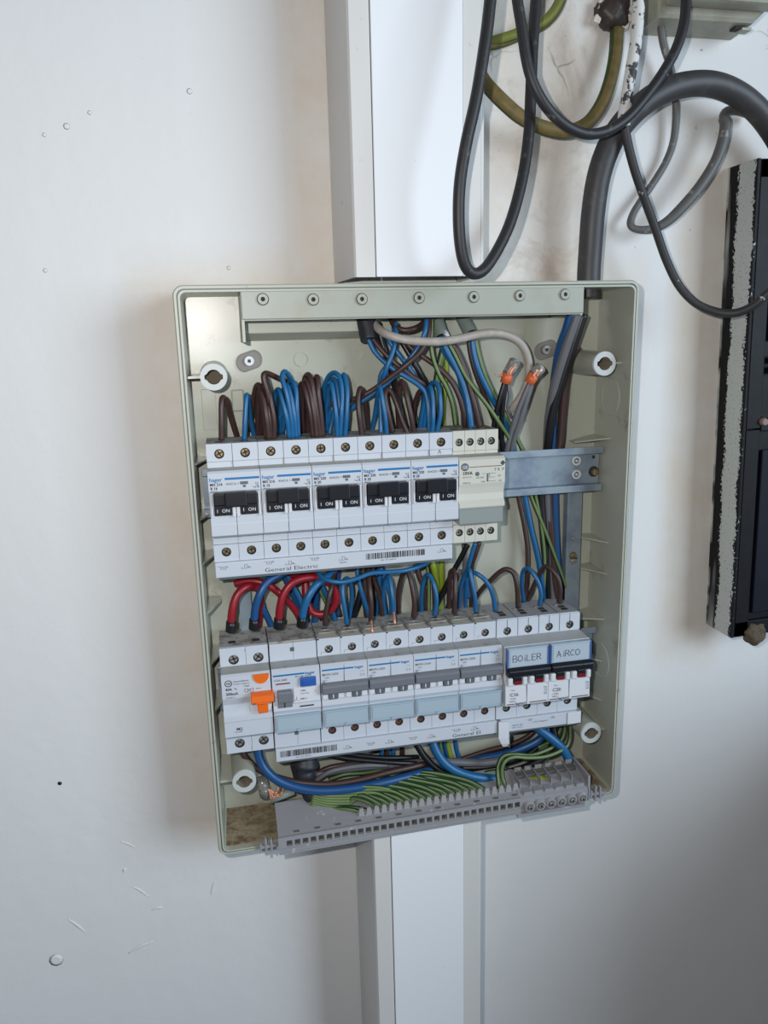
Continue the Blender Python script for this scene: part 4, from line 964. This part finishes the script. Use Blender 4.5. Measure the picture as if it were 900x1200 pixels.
wire('rd', .0028, [(275,684,22),(290,681,24),(304,682,26),(318,688,27),(330,698,27),(341,709,24),(350,722,18),(356,740,10)], 'red wire slanting down right between the two red arches')
wire('rd', .0026, [(340,674,22),(352,671,24),(370,673,26),(386,679,24),(392,668,18)], 'short red wire just under the busbar cover')
s = 'dark blue wire behind the red loops of the lower row'
wire('db', .0026, [(304,692,15),(308,712,15),(316,729,12),(322,745,8)], 'dark blue wire in the gap between the first blue and second red wire')
wire('db', .0026, [(330,668,16),(340,690,16),(350,712,15),(354,735,9)], 'dark blue wire slanting behind the second red arch, between it and the full loop')
wire('bl', .0022, [(334,668,20),(344,688,21),(352,704,20),(357,722,16),(358,740,8)], 'brighter blue wire slanting behind the second red arch')
wire('db', .0028, [(371,676,14),(371,700,14),(369,722,12),(367,740,7)], 'thick dark blue wire hanging straight inside the full red loop')
wire('bl', .0020, [(372,676,18),(381,695,18),(388,712,17),(393,728,12)], 'blue wire slanting right inside the full red loop')
wire('bk', .0016, [(352,668,12),(360,692,13),(372,715,12),(378,730,8)], 'thin black wire behind the red loop')
wire('gy', .0016, [(366,668,13),(374,690,14),(383,708,14),(390,725,8)], 'thin green and yellow wire behind the red loop')
G2 = 'looped wires feeding the lower breakers'
W1('br', [(380.5,732,38),(382,716,40),(386,698,40),(389,685,36),(390,673,28),(389,660,18)], 'brown wire into the leftmost terminal of the first blue-holder breaker', r=.0019, group=G2)
W1('bl', [(406.5,731,38),(404,714,41),(401.5,697,40),(402,683,36),(407,678,31),(411.5,687,25),(412,703,19),(409,726,10)], 'blue wire loop beside the stripped copper wires, over the first blue-holder breaker', group=G2)
W1('bl', [(372,670,34),(378,677,40),(388,681,44),(402,682,46),(418,678,46),(434,672,44),(452,670.5,43),(472,669,42),(488,665,38),(502,659,30)], 'horizontal blue wire sagging just below the upper busbar cover')
W1('br', [(434.5,728,38),(435,712,41),(434,696,40),(432,680,34),(430,662,22)], 'brown wire with a bare copper end above the second blue-holder breaker', group=G2)
W1('bl', [(418,664,22),(420,680,24),(425,698,24),(430,714,20),(436,730,10)], 'blue wire slanting behind the left stripped brown wire', group=G2)
W1('br', [(424,664,16),(427,685,17),(428,710,15),(430,730,8)], 'brown wire hanging behind the left stripped brown wire')
W1('br', [(436,664,20),(439,680,20),(444,696,19),(447,715,14),(449,730,8)], 'brown wire slanting down between the two stripped wires')
W1('bl', [(444,662,15),(444,690,15),(441,725,8)], 'blue wire hanging straight behind the stripped brown wire')
W1('bk', [(424,690,12),(420,705,12),(414,722,9)], 'short black wire end low behind the blue loops', r=.0028)
W1('bl', [(461,719,38),(460,703,41),(458,686,38),(455,675.5,33),(451.5,681,27),(449,700,19),(451,722,9)], 'blue loop with a bare copper end over the second blue-holder breaker', group=G2)
W1('bl', [(446,665,24),(450,678,24),(455,690,22),(458,705,16),(459,728,8)], 'blue wire crossing behind the copper-ended blue loop')
W1('br', [(484.5,723,38),(485.5,706,41),(482.5,686,39),(479,673,35),(476,670,32),(471,676,26),(467,694,19),(467,722,9)], 'brown loop over the left terminal of the third blue-holder breaker', group=G2)
W1('bl', [(509,721,38),(511.5,704,41),(509,687,39),(505,677,35),(501,673.5,32),(497,678,27),(494,694,20),(494,718,9)], 'blue loop over the right terminal of the third blue-holder breaker', group=G2)
W1('br', [(487,662,18),(491,676,18),(496,690,16),(499,714,8)], 'brown wire dropping behind the blue loop of the third blue-holder breaker')
W1('gy', [(500,660,12),(502,680,12),(502,718,8)], 'thin green and yellow wire seen inside the blue loop, lower row', r=.0015)
wire('by', .0026, [(505,656,14),(509,668,14),(512,684,13),(514,718,8)], 'yellow-green wire descending left of the thick pale green one, below the upper row')
wire('by', .0029, [(517,655,10),(517,676,10),(516,700,9),(516,720,8)], 'thickest yellow-green wire between the two rows')
wire('bk', .0022, [(548,638,26),(541,652,24),(530,672,20),(519,694,15),(508,718,8)], 'black wire slanting down left below the transformer')
wire('gr', .0023, [(544,638,22),(545,660,20),(543,685,16),(541,716,8)], 'grey wire hanging straight below the transformer')
wire('gr', .0016, [(540,668,22),(532,688,18),(524,712,8)], 'thin grey wire slanting beside the black one below the transformer')
W1('bl', [(557,636,34),(552,652,32),(548,668,28),(546,690,20),(545,716,8)], 'blue wire leaving the left underside of the transformer')
W1('br', [(562,635,34),(557,650,32),(553,664,26),(552,690,16),(552,716,8)], 'brown wire leaving the right underside of the transformer')
W1('br', [(532,718,38),(533,702,41),(533.5,686,39),(533,673,35),(531,668.5,31),(527,676,25),(526,716,8)], 'narrow brown loop over the fourth blue-holder breaker', group=G2)
W1('bl', [(557.5,717,38),(556.5,700,41),(553,682,39),(550,668,35),(546,671,29),(540,688,21),(537,716,9)], 'tall blue loop over the fourth blue-holder breaker', group=G2)
W1('bl', [(549,700,14),(547,680,22),(552,671.5,32),(560,673,38),(570,682,41),(577,696,41),(580.5,716,38)], 'blue wire arching right into the BOILER breaker', group=G2)
W1('br', [(552,712,10),(562,694,20),(574,681,28),(586,670,33),(594,667,36),(602,672,39),(606,688,41),(607,712,38)], 'brown wire arching right into the BOILER breaker', group=G2)
W1('bl', [(632,709,38),(634,697,41),(631,683,40),(624,671,36),(617,666,31),(612.5,671,26),(611.5,686,20),(614,705,12)], 'blue loop over the left terminal of the AIRCO breaker', group=G2)
W1('br', [(655,706,38),(656.5,692,41),(654,678,40),(647,668,36),(639,664,31),(633,671,25),(625,688,17),(616,708,9)], 'brown loop over the right terminal of the AIRCO breaker', group=G2)
for (px, py, lb) in ((434.8, 727, 'bare copper tip of the left stripped wire'), (461.2, 717, 'bare copper tip of the right stripped wire')):
    par = [o for o in COL.objects if o.get('label', '').startswith('brown wire with a bare' if px < 440 else 'blue loop with a bare')][0]
    A2, B2, C2 = at(px, py-1, .0385), at(px+.8, py+8, .044), at(px+1.6, py+14, .0462)
    b = MB(); b.tube([A2, B2, C2], .0011, 0, 8); 
    bmesh.ops.translate(b.b, verts=b.b.verts, vec=-Vector(par.location)); b.build('copper_tip', M_cop, par)
# more cores glimpsed between the rows
s = 'wire half hidden between the two breaker rows'
for k, (kd, px, wh) in enumerate((('br', 396, 'just right of the full red loop'), ('db', 399, 'just right of the full red loop'), ('bl', 425, 'left of the stripped brown wire'), ('br', 441, 'right of the stripped brown wire'), ('db', 449, 'behind the copper-ended blue loop'), ('br', 505, 'inside the third breaker blue loop'))):
    wire(kd, .0017, [(px, 660, 10), (px+random.uniform(-5, 5), 690, 9), (px+random.uniform(-6, 6), 722, 7)], ('brown' if kd == 'br' else 'blue') + ' wire in shadow against the back panel ' + wh)
# --- below the lower row
wire('br', .0026, [(283,880,28),(292,892,28),(305,903,30),(325,911,33),(350,917,36),(385,919,38),(420,914,36),(455,905,32),(490,897,26),(520,888,16)], 'long brown wire sweeping under the lower row above the thick blue one')
wire('db', .0036, [(302,876,34),(304,888,36),(311,902,38),(325,914,40),(345,922,41),(372,926.5,42),(405,925,42),(440,919,40),(470,912,36),(500,904,30),(525,896,20)], 'long thick blue wire sweeping right from the orange-toggle device under the lower row')
wire('bl', .0038, [(506,868,30),(512,882,33),(522,895,36),(538,905,38),(560,911,39),(585,912.5,36),(605,910,30),(625,905,20)], 'thick blue wire curving right below the third blue-holder breaker')
wire('bk', .0028, [(488,872,26),(497,886,28),(511,900,30),(530,910,32),(550,914,31),(575,914,25)], 'black wire curving just below the thick blue curve, lower middle')
wire('bk', .0032, [(648,850,22),(650,866,26),(642,882,30),(625,895,32),(600,904,32),(572,909,28),(545,905,20),(520,900,12)], 'black wire sweeping left from below the AIRCO breaker')
wire('bk', .0026, [(640,850,16),(636,868,18),(622,882,20),(600,892,20),(570,899,18),(540,900,12)], 'second black wire sweeping left, behind the front black one')
wire('gr', .0034, [(370,908,18),(400,901,20),(430,898,20),(470,896,20),(500,893,22),(530,893,24),(560,894,24),(590,890,22),(612,882,16)], 'grey wire lying horizontally across the bottom of the box')
wire('bk', .0020, [(380,884,26),(410,889,27),(440,892,27),(470,894,26),(502,895,20)], 'thin black wire running right from the dark tape, front one')
wire('bk', .0020, [(378,880,20),(410,884,20),(450,888,20),(490,887,16)], 'thin black wire running right from the dark tape, rear one')
wire('db', .0034, [(545,894,14),(565,889,18),(590,884,20),(612,877,22),(630,868,24),(640,858,22),(640,845,16)], 'blue wire rising to the right behind the green wires, lower right')
wire('bl', .0040, [(618,846,26),(632,855,30),(647,866,33),(659,877,34),(666,890,34),(667,902,34),(661,912,33)], 'thickest blue wire curving down into the right end of the clamp block')
wire('br', .0022, [(540,890,12),(570,880,13),(600,872,14),(620,862,14),(632,848,12)], 'brown wire rising to the right at the rear of the box bottom')
wire('gy', .0018, [(667,845,28),(668,862,31),(664,874,34),(652,882,38),(636,887,41),(618,888,43),(604,887,44),(594,890,45),(588.5,899,46),(589,912,48),(594,925,52)], 'green and yellow wire bending left and down into the comb, front one')
wire('gy', .0018, [(662,845,24),(660,862,27),(652,872,30),(640,879,34),(622,885,37),(604,884,39),(590,886,41),(584,896,43),(583,908,46),(585,926,51)], 'green and yellow wire bending left and down into the comb, rear one')
wire('gy', .0018, [(657,845,20),(655,858,22),(645,868,24),(630,876,26)], 'short green and yellow wire at the rear beside the thickest blue wire')
wire('by', .0034, [(560,922,34),(585,919,38),(605,917,42),(625,914,45),(638,914,47),(645,920,49)], 'bright yellow-green wire lying into the clamp block')
for k, (px, kd) in enumerate(((515, 'gy'), (524, 'by'), (533, 'bl'), (520, 'db'))):
    wire(kd, .0020, [(px, 860, 12), (px+1, 875, 12), (px+5, 890, 11), (px+9, 900, 9)], {'gy': 'green and yellow', 'by': 'yellow-green', 'bl': 'bright blue', 'db': 'dark blue'}[kd] + ' short wire dropping behind the lower busbar cover')
for k, (px, kd, wh) in enumerate(((446, 'bl', 'leftmost'), (459, 'bl', 'right-hand'), (452, 'br', 'left-hand'), (470, 'br', 'rightmost'))):
    wire(kd, .0022, [(px, 864, 10), (px+1, 885, 10), (px-2, 905, 9)], wh + {'bl': ' teal blue', 'br': ' brown'}[kd] + ' wire stub in the shadow under the second blue-holder breaker')
s = 'grey wire arching from the dark tape toward the lower middle'
wire('gr', .0020, [(370,915,22),(385,905,24),(405,900,25),(430,897,25),(455,897,22)], s); wire('br', .0022, [(368,908,18),(385,900,19),(405,896,19),(440,890,16)], 'brown wire arching just above the grey one from the dark tape')
wire('gy', .0016, [(385,913,20),(405,907,22),(430,905,22),(460,899,18)], 'thin green and yellow wire half buried above the long brown wire')
# dark tape wrap
a, c, e = at(358, 878, .014), at(356, 905, .019), at(366, 938, .030); b = MB(); b.tube([a, (a+c)/2, c, (c+e)/2, e], .0115, 0, 14, rf=lambda t: (.55 + .45*math.sin(math.pi*min(1, t*1.2+.15)))*(1+.06*math.sin(t*23))); o = b.build('tape_wrap', M_tape, loc=a); tag(o, 'dark blue-black tape wrapped round the green wires at lower left', 'tape')
# earth fan
ords = 'first second third fourth fifth sixth seventh eighth ninth tenth eleventh twelfth thirteenth fourteenth fifteenth sixteenth seventeenth eighteenth nineteenth twentieth'.split()
for k in range(18):
    f = k / 21; tx = 428.5 + 180*(k+.0)/21; ty = 955.5 - 28.5*(k)/21
    if k < 9:
        st = [(364+k*.6, 942-k*2.6, 36), (385, 947-k*2.9, 40), (402+k*4, 948-k*3.3, 43)]
    else:
        st = [(tx-92, ty-24-(k%3)*2, 30), (tx-66, ty-25-(k%3), 36)]
    pts = st + [(tx-32, ty-18-(k%2)*2, 44), (tx-15, ty-13, 49.5), (tx-4.5, ty-5.5, 52.5), (tx-.5, ty+2, 53.5), (tx, ty+8, 53.5)]
    if k < 2: pts = st[:2] + [(tx-24, ty-8, 47), (tx-9, ty-5, 51), (tx-1.5, ty+1, 53.5), (tx, ty+8, 53.5)]
    wire('gy', .0017, pts, 'green and yellow wire bending into the %s comb slot counted from the left' % ords[k], 'earth wires fanning into the toothed comb')
for k in range(5):
    wire('gy', .0018, [(395+k*38, 942-k*7, 26), (425+k*38, 930-k*6.5, 32), (455+k*38, 926-k*5, 32), (480+k*36, 934-k*5, 30)], '%s green and yellow wire from the left lying behind the comb fan' % ords[k])
# lower left connectors
for (p1, p2, r, m_, lb) in (((316, 937), (344, 926), .0036, M_gland, 'grey sleeve connector lying on the box bottom at left'), ((306, 913), (311, 932), .0045, M_clear, 'clear connector with copper strands at the lower left')):
    a, c = at(*p1, .030), at(*p2, .028); t = thing('crimp_connector', lb, 'connector', a)
    b = MB(); b.cyl((0,0,0), c-a, r, 0, 12); b.build('sleeve', m_, t)
    if m_ is M_clear:
        b = MB()
        for k in range(6):
            b.tube([(c-a)*.5 + Vector((.004, -.003, 0)), (c-a) + Vector((.004+k*.0016, -.005, .001*(k%2))), at(322+k*2, 934-(k%3)*6, .034)-a], .0007, 0, 5, steps=3)
        b.build('copper_strands', M_cop, t)
a = at(668, 908, .030); b = MB(); b.tube([a, at(680, 908, .034), at(691, 914, .040)], .0020, 0, 8, rf=lambda t: 1 - .5*t); o = b.build('plastic_sliver', M_white2, loc=a); tag(o, 'curved white plastic sliver on the dusty box floor at right', 'debris')

# ------------------------------------------------------------ cables outside the box
def cable(pts, r, mats, label, n=14, stripe=None, name='cable', rf=None):
    P = [at(px, py, y*.001) for px, py, y in pts]; b = MB(); b.tube(P, r, 0, n, stripe=stripe, rf=rf, steps=10)
    o = b.build(name, mats, loc=P[0]); return tag(o, label, 'cable'), P
cable([(588,-90,86),(577,-20,90),(570,40,93),(559,110,96),(546,170,97),(538.5,220,96),(538,270,94),(543,305,91),(553,320,88),(567,316,85),(583,293,80),(599,258,74),(612,210,67),(619.5,160,60),(622,110,54),(624,60,48),(628,0,40),(631,-60,32)], .0038, [M_cable], 'dark grey cable hanging in a long narrow loop in front of the trunking')
cable([(602,-90,66),(604,-20,68),(611,30,70),(618,75,72),(628,105,72),(644,130,70),(664,148,67),(688,157,64),(712,153,62),(735,138,60),(757,113,58),(777,85,55),(792,58,52),(801,30,48),(804,0,43),(806,-60,35)], .0036, [M_cable], 'dark grey cable sagging in a wide U crossing the thick cable')
cable([(742,-60,48),(748,-10,48),(748,15,48),(745,50,48),(740,80,48),(735,110,48),(731,135,47),(731.5,148,46)], .0042, [M_ptd], 'vertical cable smeared with white paint above the dark grey crossing')
cable([(731.5,140,45),(735,165,43),(744,200,40),(756,235,37),(768,268,35),(781,305,34),(796,335,36),(815,355,40),(838,365,45),(860,367,52),(880,360,60),(895,348,66),(915,330,72)], .0032, [M_ptd2], 'dark cable with paint flecks descending right to the black frame')
cable([(690,350,24),(690,322,24),(692,290,24),(695,250,26),(701,210,28),(711,178,30),(726,150,32),(748,126,33),(775,108,33),(805,99,32),(835,99,31),(862,109,30),(885,127,28),(905,152,26),(930,195,22)], .0088, [M_cable2], 'very thick grey cable arching from the box top to the right', n=20)
cable([(772,-30,14),(774,20,14),(777,50,13),(786,80,12),(791,110,10),(792,135,9),(789,165,8),(780,190,7),(765,215,7),(751,235,8),(741,252,10),(739,264,12),(748,269,14),(766,268,16),(784,258,18),(804,238,20),(822,216,21),(838,190,21),(847,165,20),(850,146,18),(848,136,16),(853,130,14),(866,130,12),(884,136,9)], .0027, [M_cable3], 'mid grey cable dropping from the junction box and doubling back in a loop', rf=lambda t: 1 if t < .52 else (1.0 + min(.55, (t-.52)*5) if t < .86 else 1.25))
cable([(672,-40,14),(660,-8,14),(648,15,13),(632,29,12),(610,38,11),(590,45,10),(568,51,8)], .0036, [M_gog, mat('green_yellow_sheath_yellow', (112, 116, 46), .5)], 'green and yellow cable running left behind the dark loops, upper one', stripe=1)
cable([(668,-40,10),(660,-4,10),(650,17,9),(634,32,8),(612,41,8),(590,50,8),(568,56,8)], .0030, [M_gog, M_goy], 'dirty green and yellow cable pressed against the upper green and yellow one', stripe=1)
cable([(560,80,12),(566,93,14),(577,107,18),(592,122,22),(610,137,24),(632,148,25),(655,154,25),(675,152,24),(692,141,22),(706,120,19),(715,95,16),(721,65,12),(723,35,8)], .0050, [M_gog, M_goy], 'weathered olive green and yellow cable looping into the dark mastic blob', n=14, stripe=1)
# dark mastic blob
c = at(720, 12, .008); t = thing('mastic_blob', 'lump of dark brown mastic sealing a hole in the wall, chipped white paint round it', 'sealant', (c.x, 0, c.z))
b = MB(); bmesh.ops.create_icosphere(b.b, subdivisions=3, radius=.0135)
for v in b.b.verts:
    v.co *= 1 + random.uniform(-.07, .07) + .12*math.sin(v.co.x*500)*math.cos(v.co.z*420); v.co.y = v.co.y*.75 - .004
    if v.co.y > 0: v.co.y = -.0001
b.build('mastic_lump', M_mastic, t, smooth=True)
b = MB(); random.seed(3)
for (dx, dz) in ((-.012, -.005), (-.011, .004), (.011, -.006), (.013, .002), (.008, -.011)):
    for k in range(3):
        x, z = dx + random.uniform(-.002, .002), dz + random.uniform(-.002, .002); s_ = random.uniform(.001, .0028)
        b.plate([(x-s_, z-s_*.6), (x+s_*.7, z-s_), (x+s_, z+s_*.8), (x-s_*.4, z+s_)], -.0001, -.0068 - random.uniform(0, .002))
b.build('paint_chips', M_wall, t, kind='stuff')

# junction box, top right
jx0, jx1, jz0 = .3500, .4330, .6000
p1, p2 = at(760, 26, 0), at(895, 6, 0)
t = thing('junction_box', 'beige-grey surface junction box at the top right corner of the view', 'junction box', (jx0, 0, jz0))
b = MB(); Wj = .098
P0 = [(-.0020, .0), (Wj*.80, .0), (Wj+.002, .0200), (Wj+.002, .105), (-.0020, .105)]; P1 = [(.0, .002), (Wj*.79, .002), (Wj, .021), (Wj, .103), (0, .103)]
A = [b.b.verts.new((x, -.0005, z)) for x, z in P0]; B = [b.b.verts.new((x, -.0270, z)) for x, z in P1]; C_ = [b.b.verts.new((x*.97+.0015, -.0285, z*.97+.0025)) for x, z in P1]
for i in range(5):
    j = (i+1) % 5; b.face((A[i], A[j], B[j], B[i])); b.face((B[i], B[j], C_[j], C_[i]))
b.face(C_); b.build('base', M_jb, t)
b = MB(); b.box(.004, Wj-.005, -.044, -.0280, .0085, .100, bev=.003); b.build('lid', M_jb, t)
b = MB(); b.box(.066, .074, -.0230, -.0160, -.0004, .0022, 0); b.box(.071, .079, -.0240, -.0160, -.0016, .0004, 1, bev=.0004); b.build('latch', [M_hole, M_jb], t)

# black painted frame at right
TL = at(853, 197, .0); BLp = at(827, 731, 0)
bt = thing('black_cabinet_frame', 'tall black-painted cabinet frame with a rough white paint stripe down its side', 'cabinet', (BLp.x, 0, BLp.z))
ang = math.atan2(BLp.x - TL.x, TL.z - BLp.z); bt.rotation_euler = (0, -ang, 0); Hc = (TL - BLp).length; Dp = .036
M_side = bpy.data.materials.new('black_paint_with_white_roller_stripe'); M_side.use_nodes = True
nt = M_side.node_tree; N = nt.nodes; LK = nt.links; bs = N['Principled BSDF']; bs.inputs['Roughness'].default_value = .6; bs.inputs['Specular IOR Level'].default_value = .25
tcn = N.new('ShaderNodeTexCoord'); sp = N.new('ShaderNodeSeparateXYZ'); LK.new(tcn.outputs['Object'], sp.inputs[0])
def mth(op, a, b_):
    n = N.new('ShaderNodeMath'); n.operation = op
    for i, v in enumerate((a, b_)):
        if isinstance(v, (int, float)): n.inputs[i].default_value = v
        else: LK.new(v, n.inputs[i])
    return n.outputs[0]
def nz(scale, d=4, sc=(1, 1, 1)):
    mp = N.new('ShaderNodeMapping'); mp.inputs['Scale'].default_value = sc; LK.new(tcn.outputs['Object'], mp.inputs[0])
    n = N.new('ShaderNodeTexNoise'); n.inputs['Scale'].default_value = scale; n.inputs['Detail'].default_value = d; LK.new(mp.outputs[0], n.inputs['Vector']); return n.outputs['Fac']
def smooth(v, a, b_):
    r = N.new('ShaderNodeMapRange'); r.inputs['From Min'].default_value = a; r.inputs['From Max'].default_value = b_; LK.new(v, r.inputs['Value']); return r.outputs['Result']
yy = mth('MULTIPLY', sp.outputs['Y'], -1)         # 0 at the wall .. .036 at the front
edge = mth('ADD', mth('MULTIPLY', mth('SUBTRACT', nz(26, 2), .5), .012), mth('MULTIPLY', mth('SUBTRACT', nz(420, 3), .5), .012))
d_ = mth('ABSOLUTE', mth('SUBTRACT', mth('ADD', yy, edge), .0235), 0)
stripe = smooth(d_, .0100, .0094)
stripe = mth('MULTIPLY', stripe, smooth(nz(700, 2), .30, .36))
smear = mth('MULTIPLY', smooth(nz(60, 5, (1, 1, .12)), .52, .60), mth('MULTIPLY', smooth(yy, .0120, .0090), smooth(nz(10, 2), .40, .55)))
smear = mth('MULTIPLY', smear, .6)
edgew = mth('MULTIPLY', smooth(yy, .0035, .002), smooth(nz(22, 3), .45, .55))
mx = N.new('ShaderNodeMix'); mx.data_type = 'RGBA'; mx.inputs['A'].default_value = rgb((16, 16, 21)); mx.inputs['B'].default_value = rgb((188, 192, 190))
LK.new(mth('MAXIMUM', mth('MAXIMUM', stripe, smear), edgew), mx.inputs['Factor']); LK.new(mx.outputs['Result'], bs.inputs['Base Color'])
b = MB(); b.box(0, .0030, -Dp, 0, 0, Hc, bev=.0006); b.build('side_panel', M_side, bt)
b = MB(); b.box(.0030, .30, -Dp+.004, -.0005, .001, Hc-.001); b.build('back_body', M_bblack, bt)
zs = Hc * .468
b = MB(); b.box(.0031, .0160, -Dp-.0002, -Dp+.006, .0005, zs-.0006, bev=.0005); b.box(.0031, .30, -Dp-.0002, -Dp+.006, .0005, .014, bev=.0005); b.build('lower_stile', M_bblack, bt)
b = MB(); b.box(.0031, .0160, -Dp-.0002, -Dp+.006, zs+.0006, Hc-.0005, bev=.0005); b.box(.0031, .30, -Dp-.0002, -Dp+.006, Hc-.014, Hc-.0005, bev=.0005); b.build('upper_stile', M_bblack, bt)
b = MB(); b.box(.0200, .30, -Dp+.001, -Dp+.0045, .020, zs-.018, bev=.001); b.build('lower_panel', M_navy, bt)
b = MB(); b.box(.0200, .30, -Dp+.001, -Dp+.0045, zs+.070, Hc-.065, bev=.001); b.build('upper_panel', M_navy, bt)
b = MB(); b.box(.0160, .30, -Dp-.0015, -Dp+.0045, Hc-.095, Hc-.082, bev=.0008); b.build('crossbar', M_bblack, bt)
b = MB(); b.box(.0160, .30, -Dp-.0010, -Dp+.0045, zs-.002, zs+.008, bev=.0008); b.build('crossbar', M_bblack, bt)
b = MB()
for k in range(2): b.box(.0220, .0400, -Dp-.0010, -Dp+.001, zs+.044+k*.008, zs+.050+k*.008, bev=.0004)
b.build('grey_vent', mat('vent_grey', (70, 70, 76), .5), bt)
b = MB(); b.cyl((.018, -Dp+.001, zs+.006), (.018, -Dp-.004, zs+.006), .0040, 0, 9, r2=.0025); b.build('pinkish_plug', mat('pale_pink_plug', (150, 120, 118), .6), bt)
c = at(883, 742, .034); t = MB()
bmesh.ops.create_icosphere(t.b, subdivisions=3, radius=.0105)
for v in t.b.verts: v.co *= 1 + .16*math.sin(v.co.x*620+1)*math.sin(v.co.z*540) + random.uniform(-.06, .06); v.co.y *= .7
for v in t.b.verts: v.co += c
o = t.build('foam_lump', M_foam, loc=c, smooth=True); tag(o, 'crusty brown foam lump at the bottom corner of the black cabinet frame', 'foam')
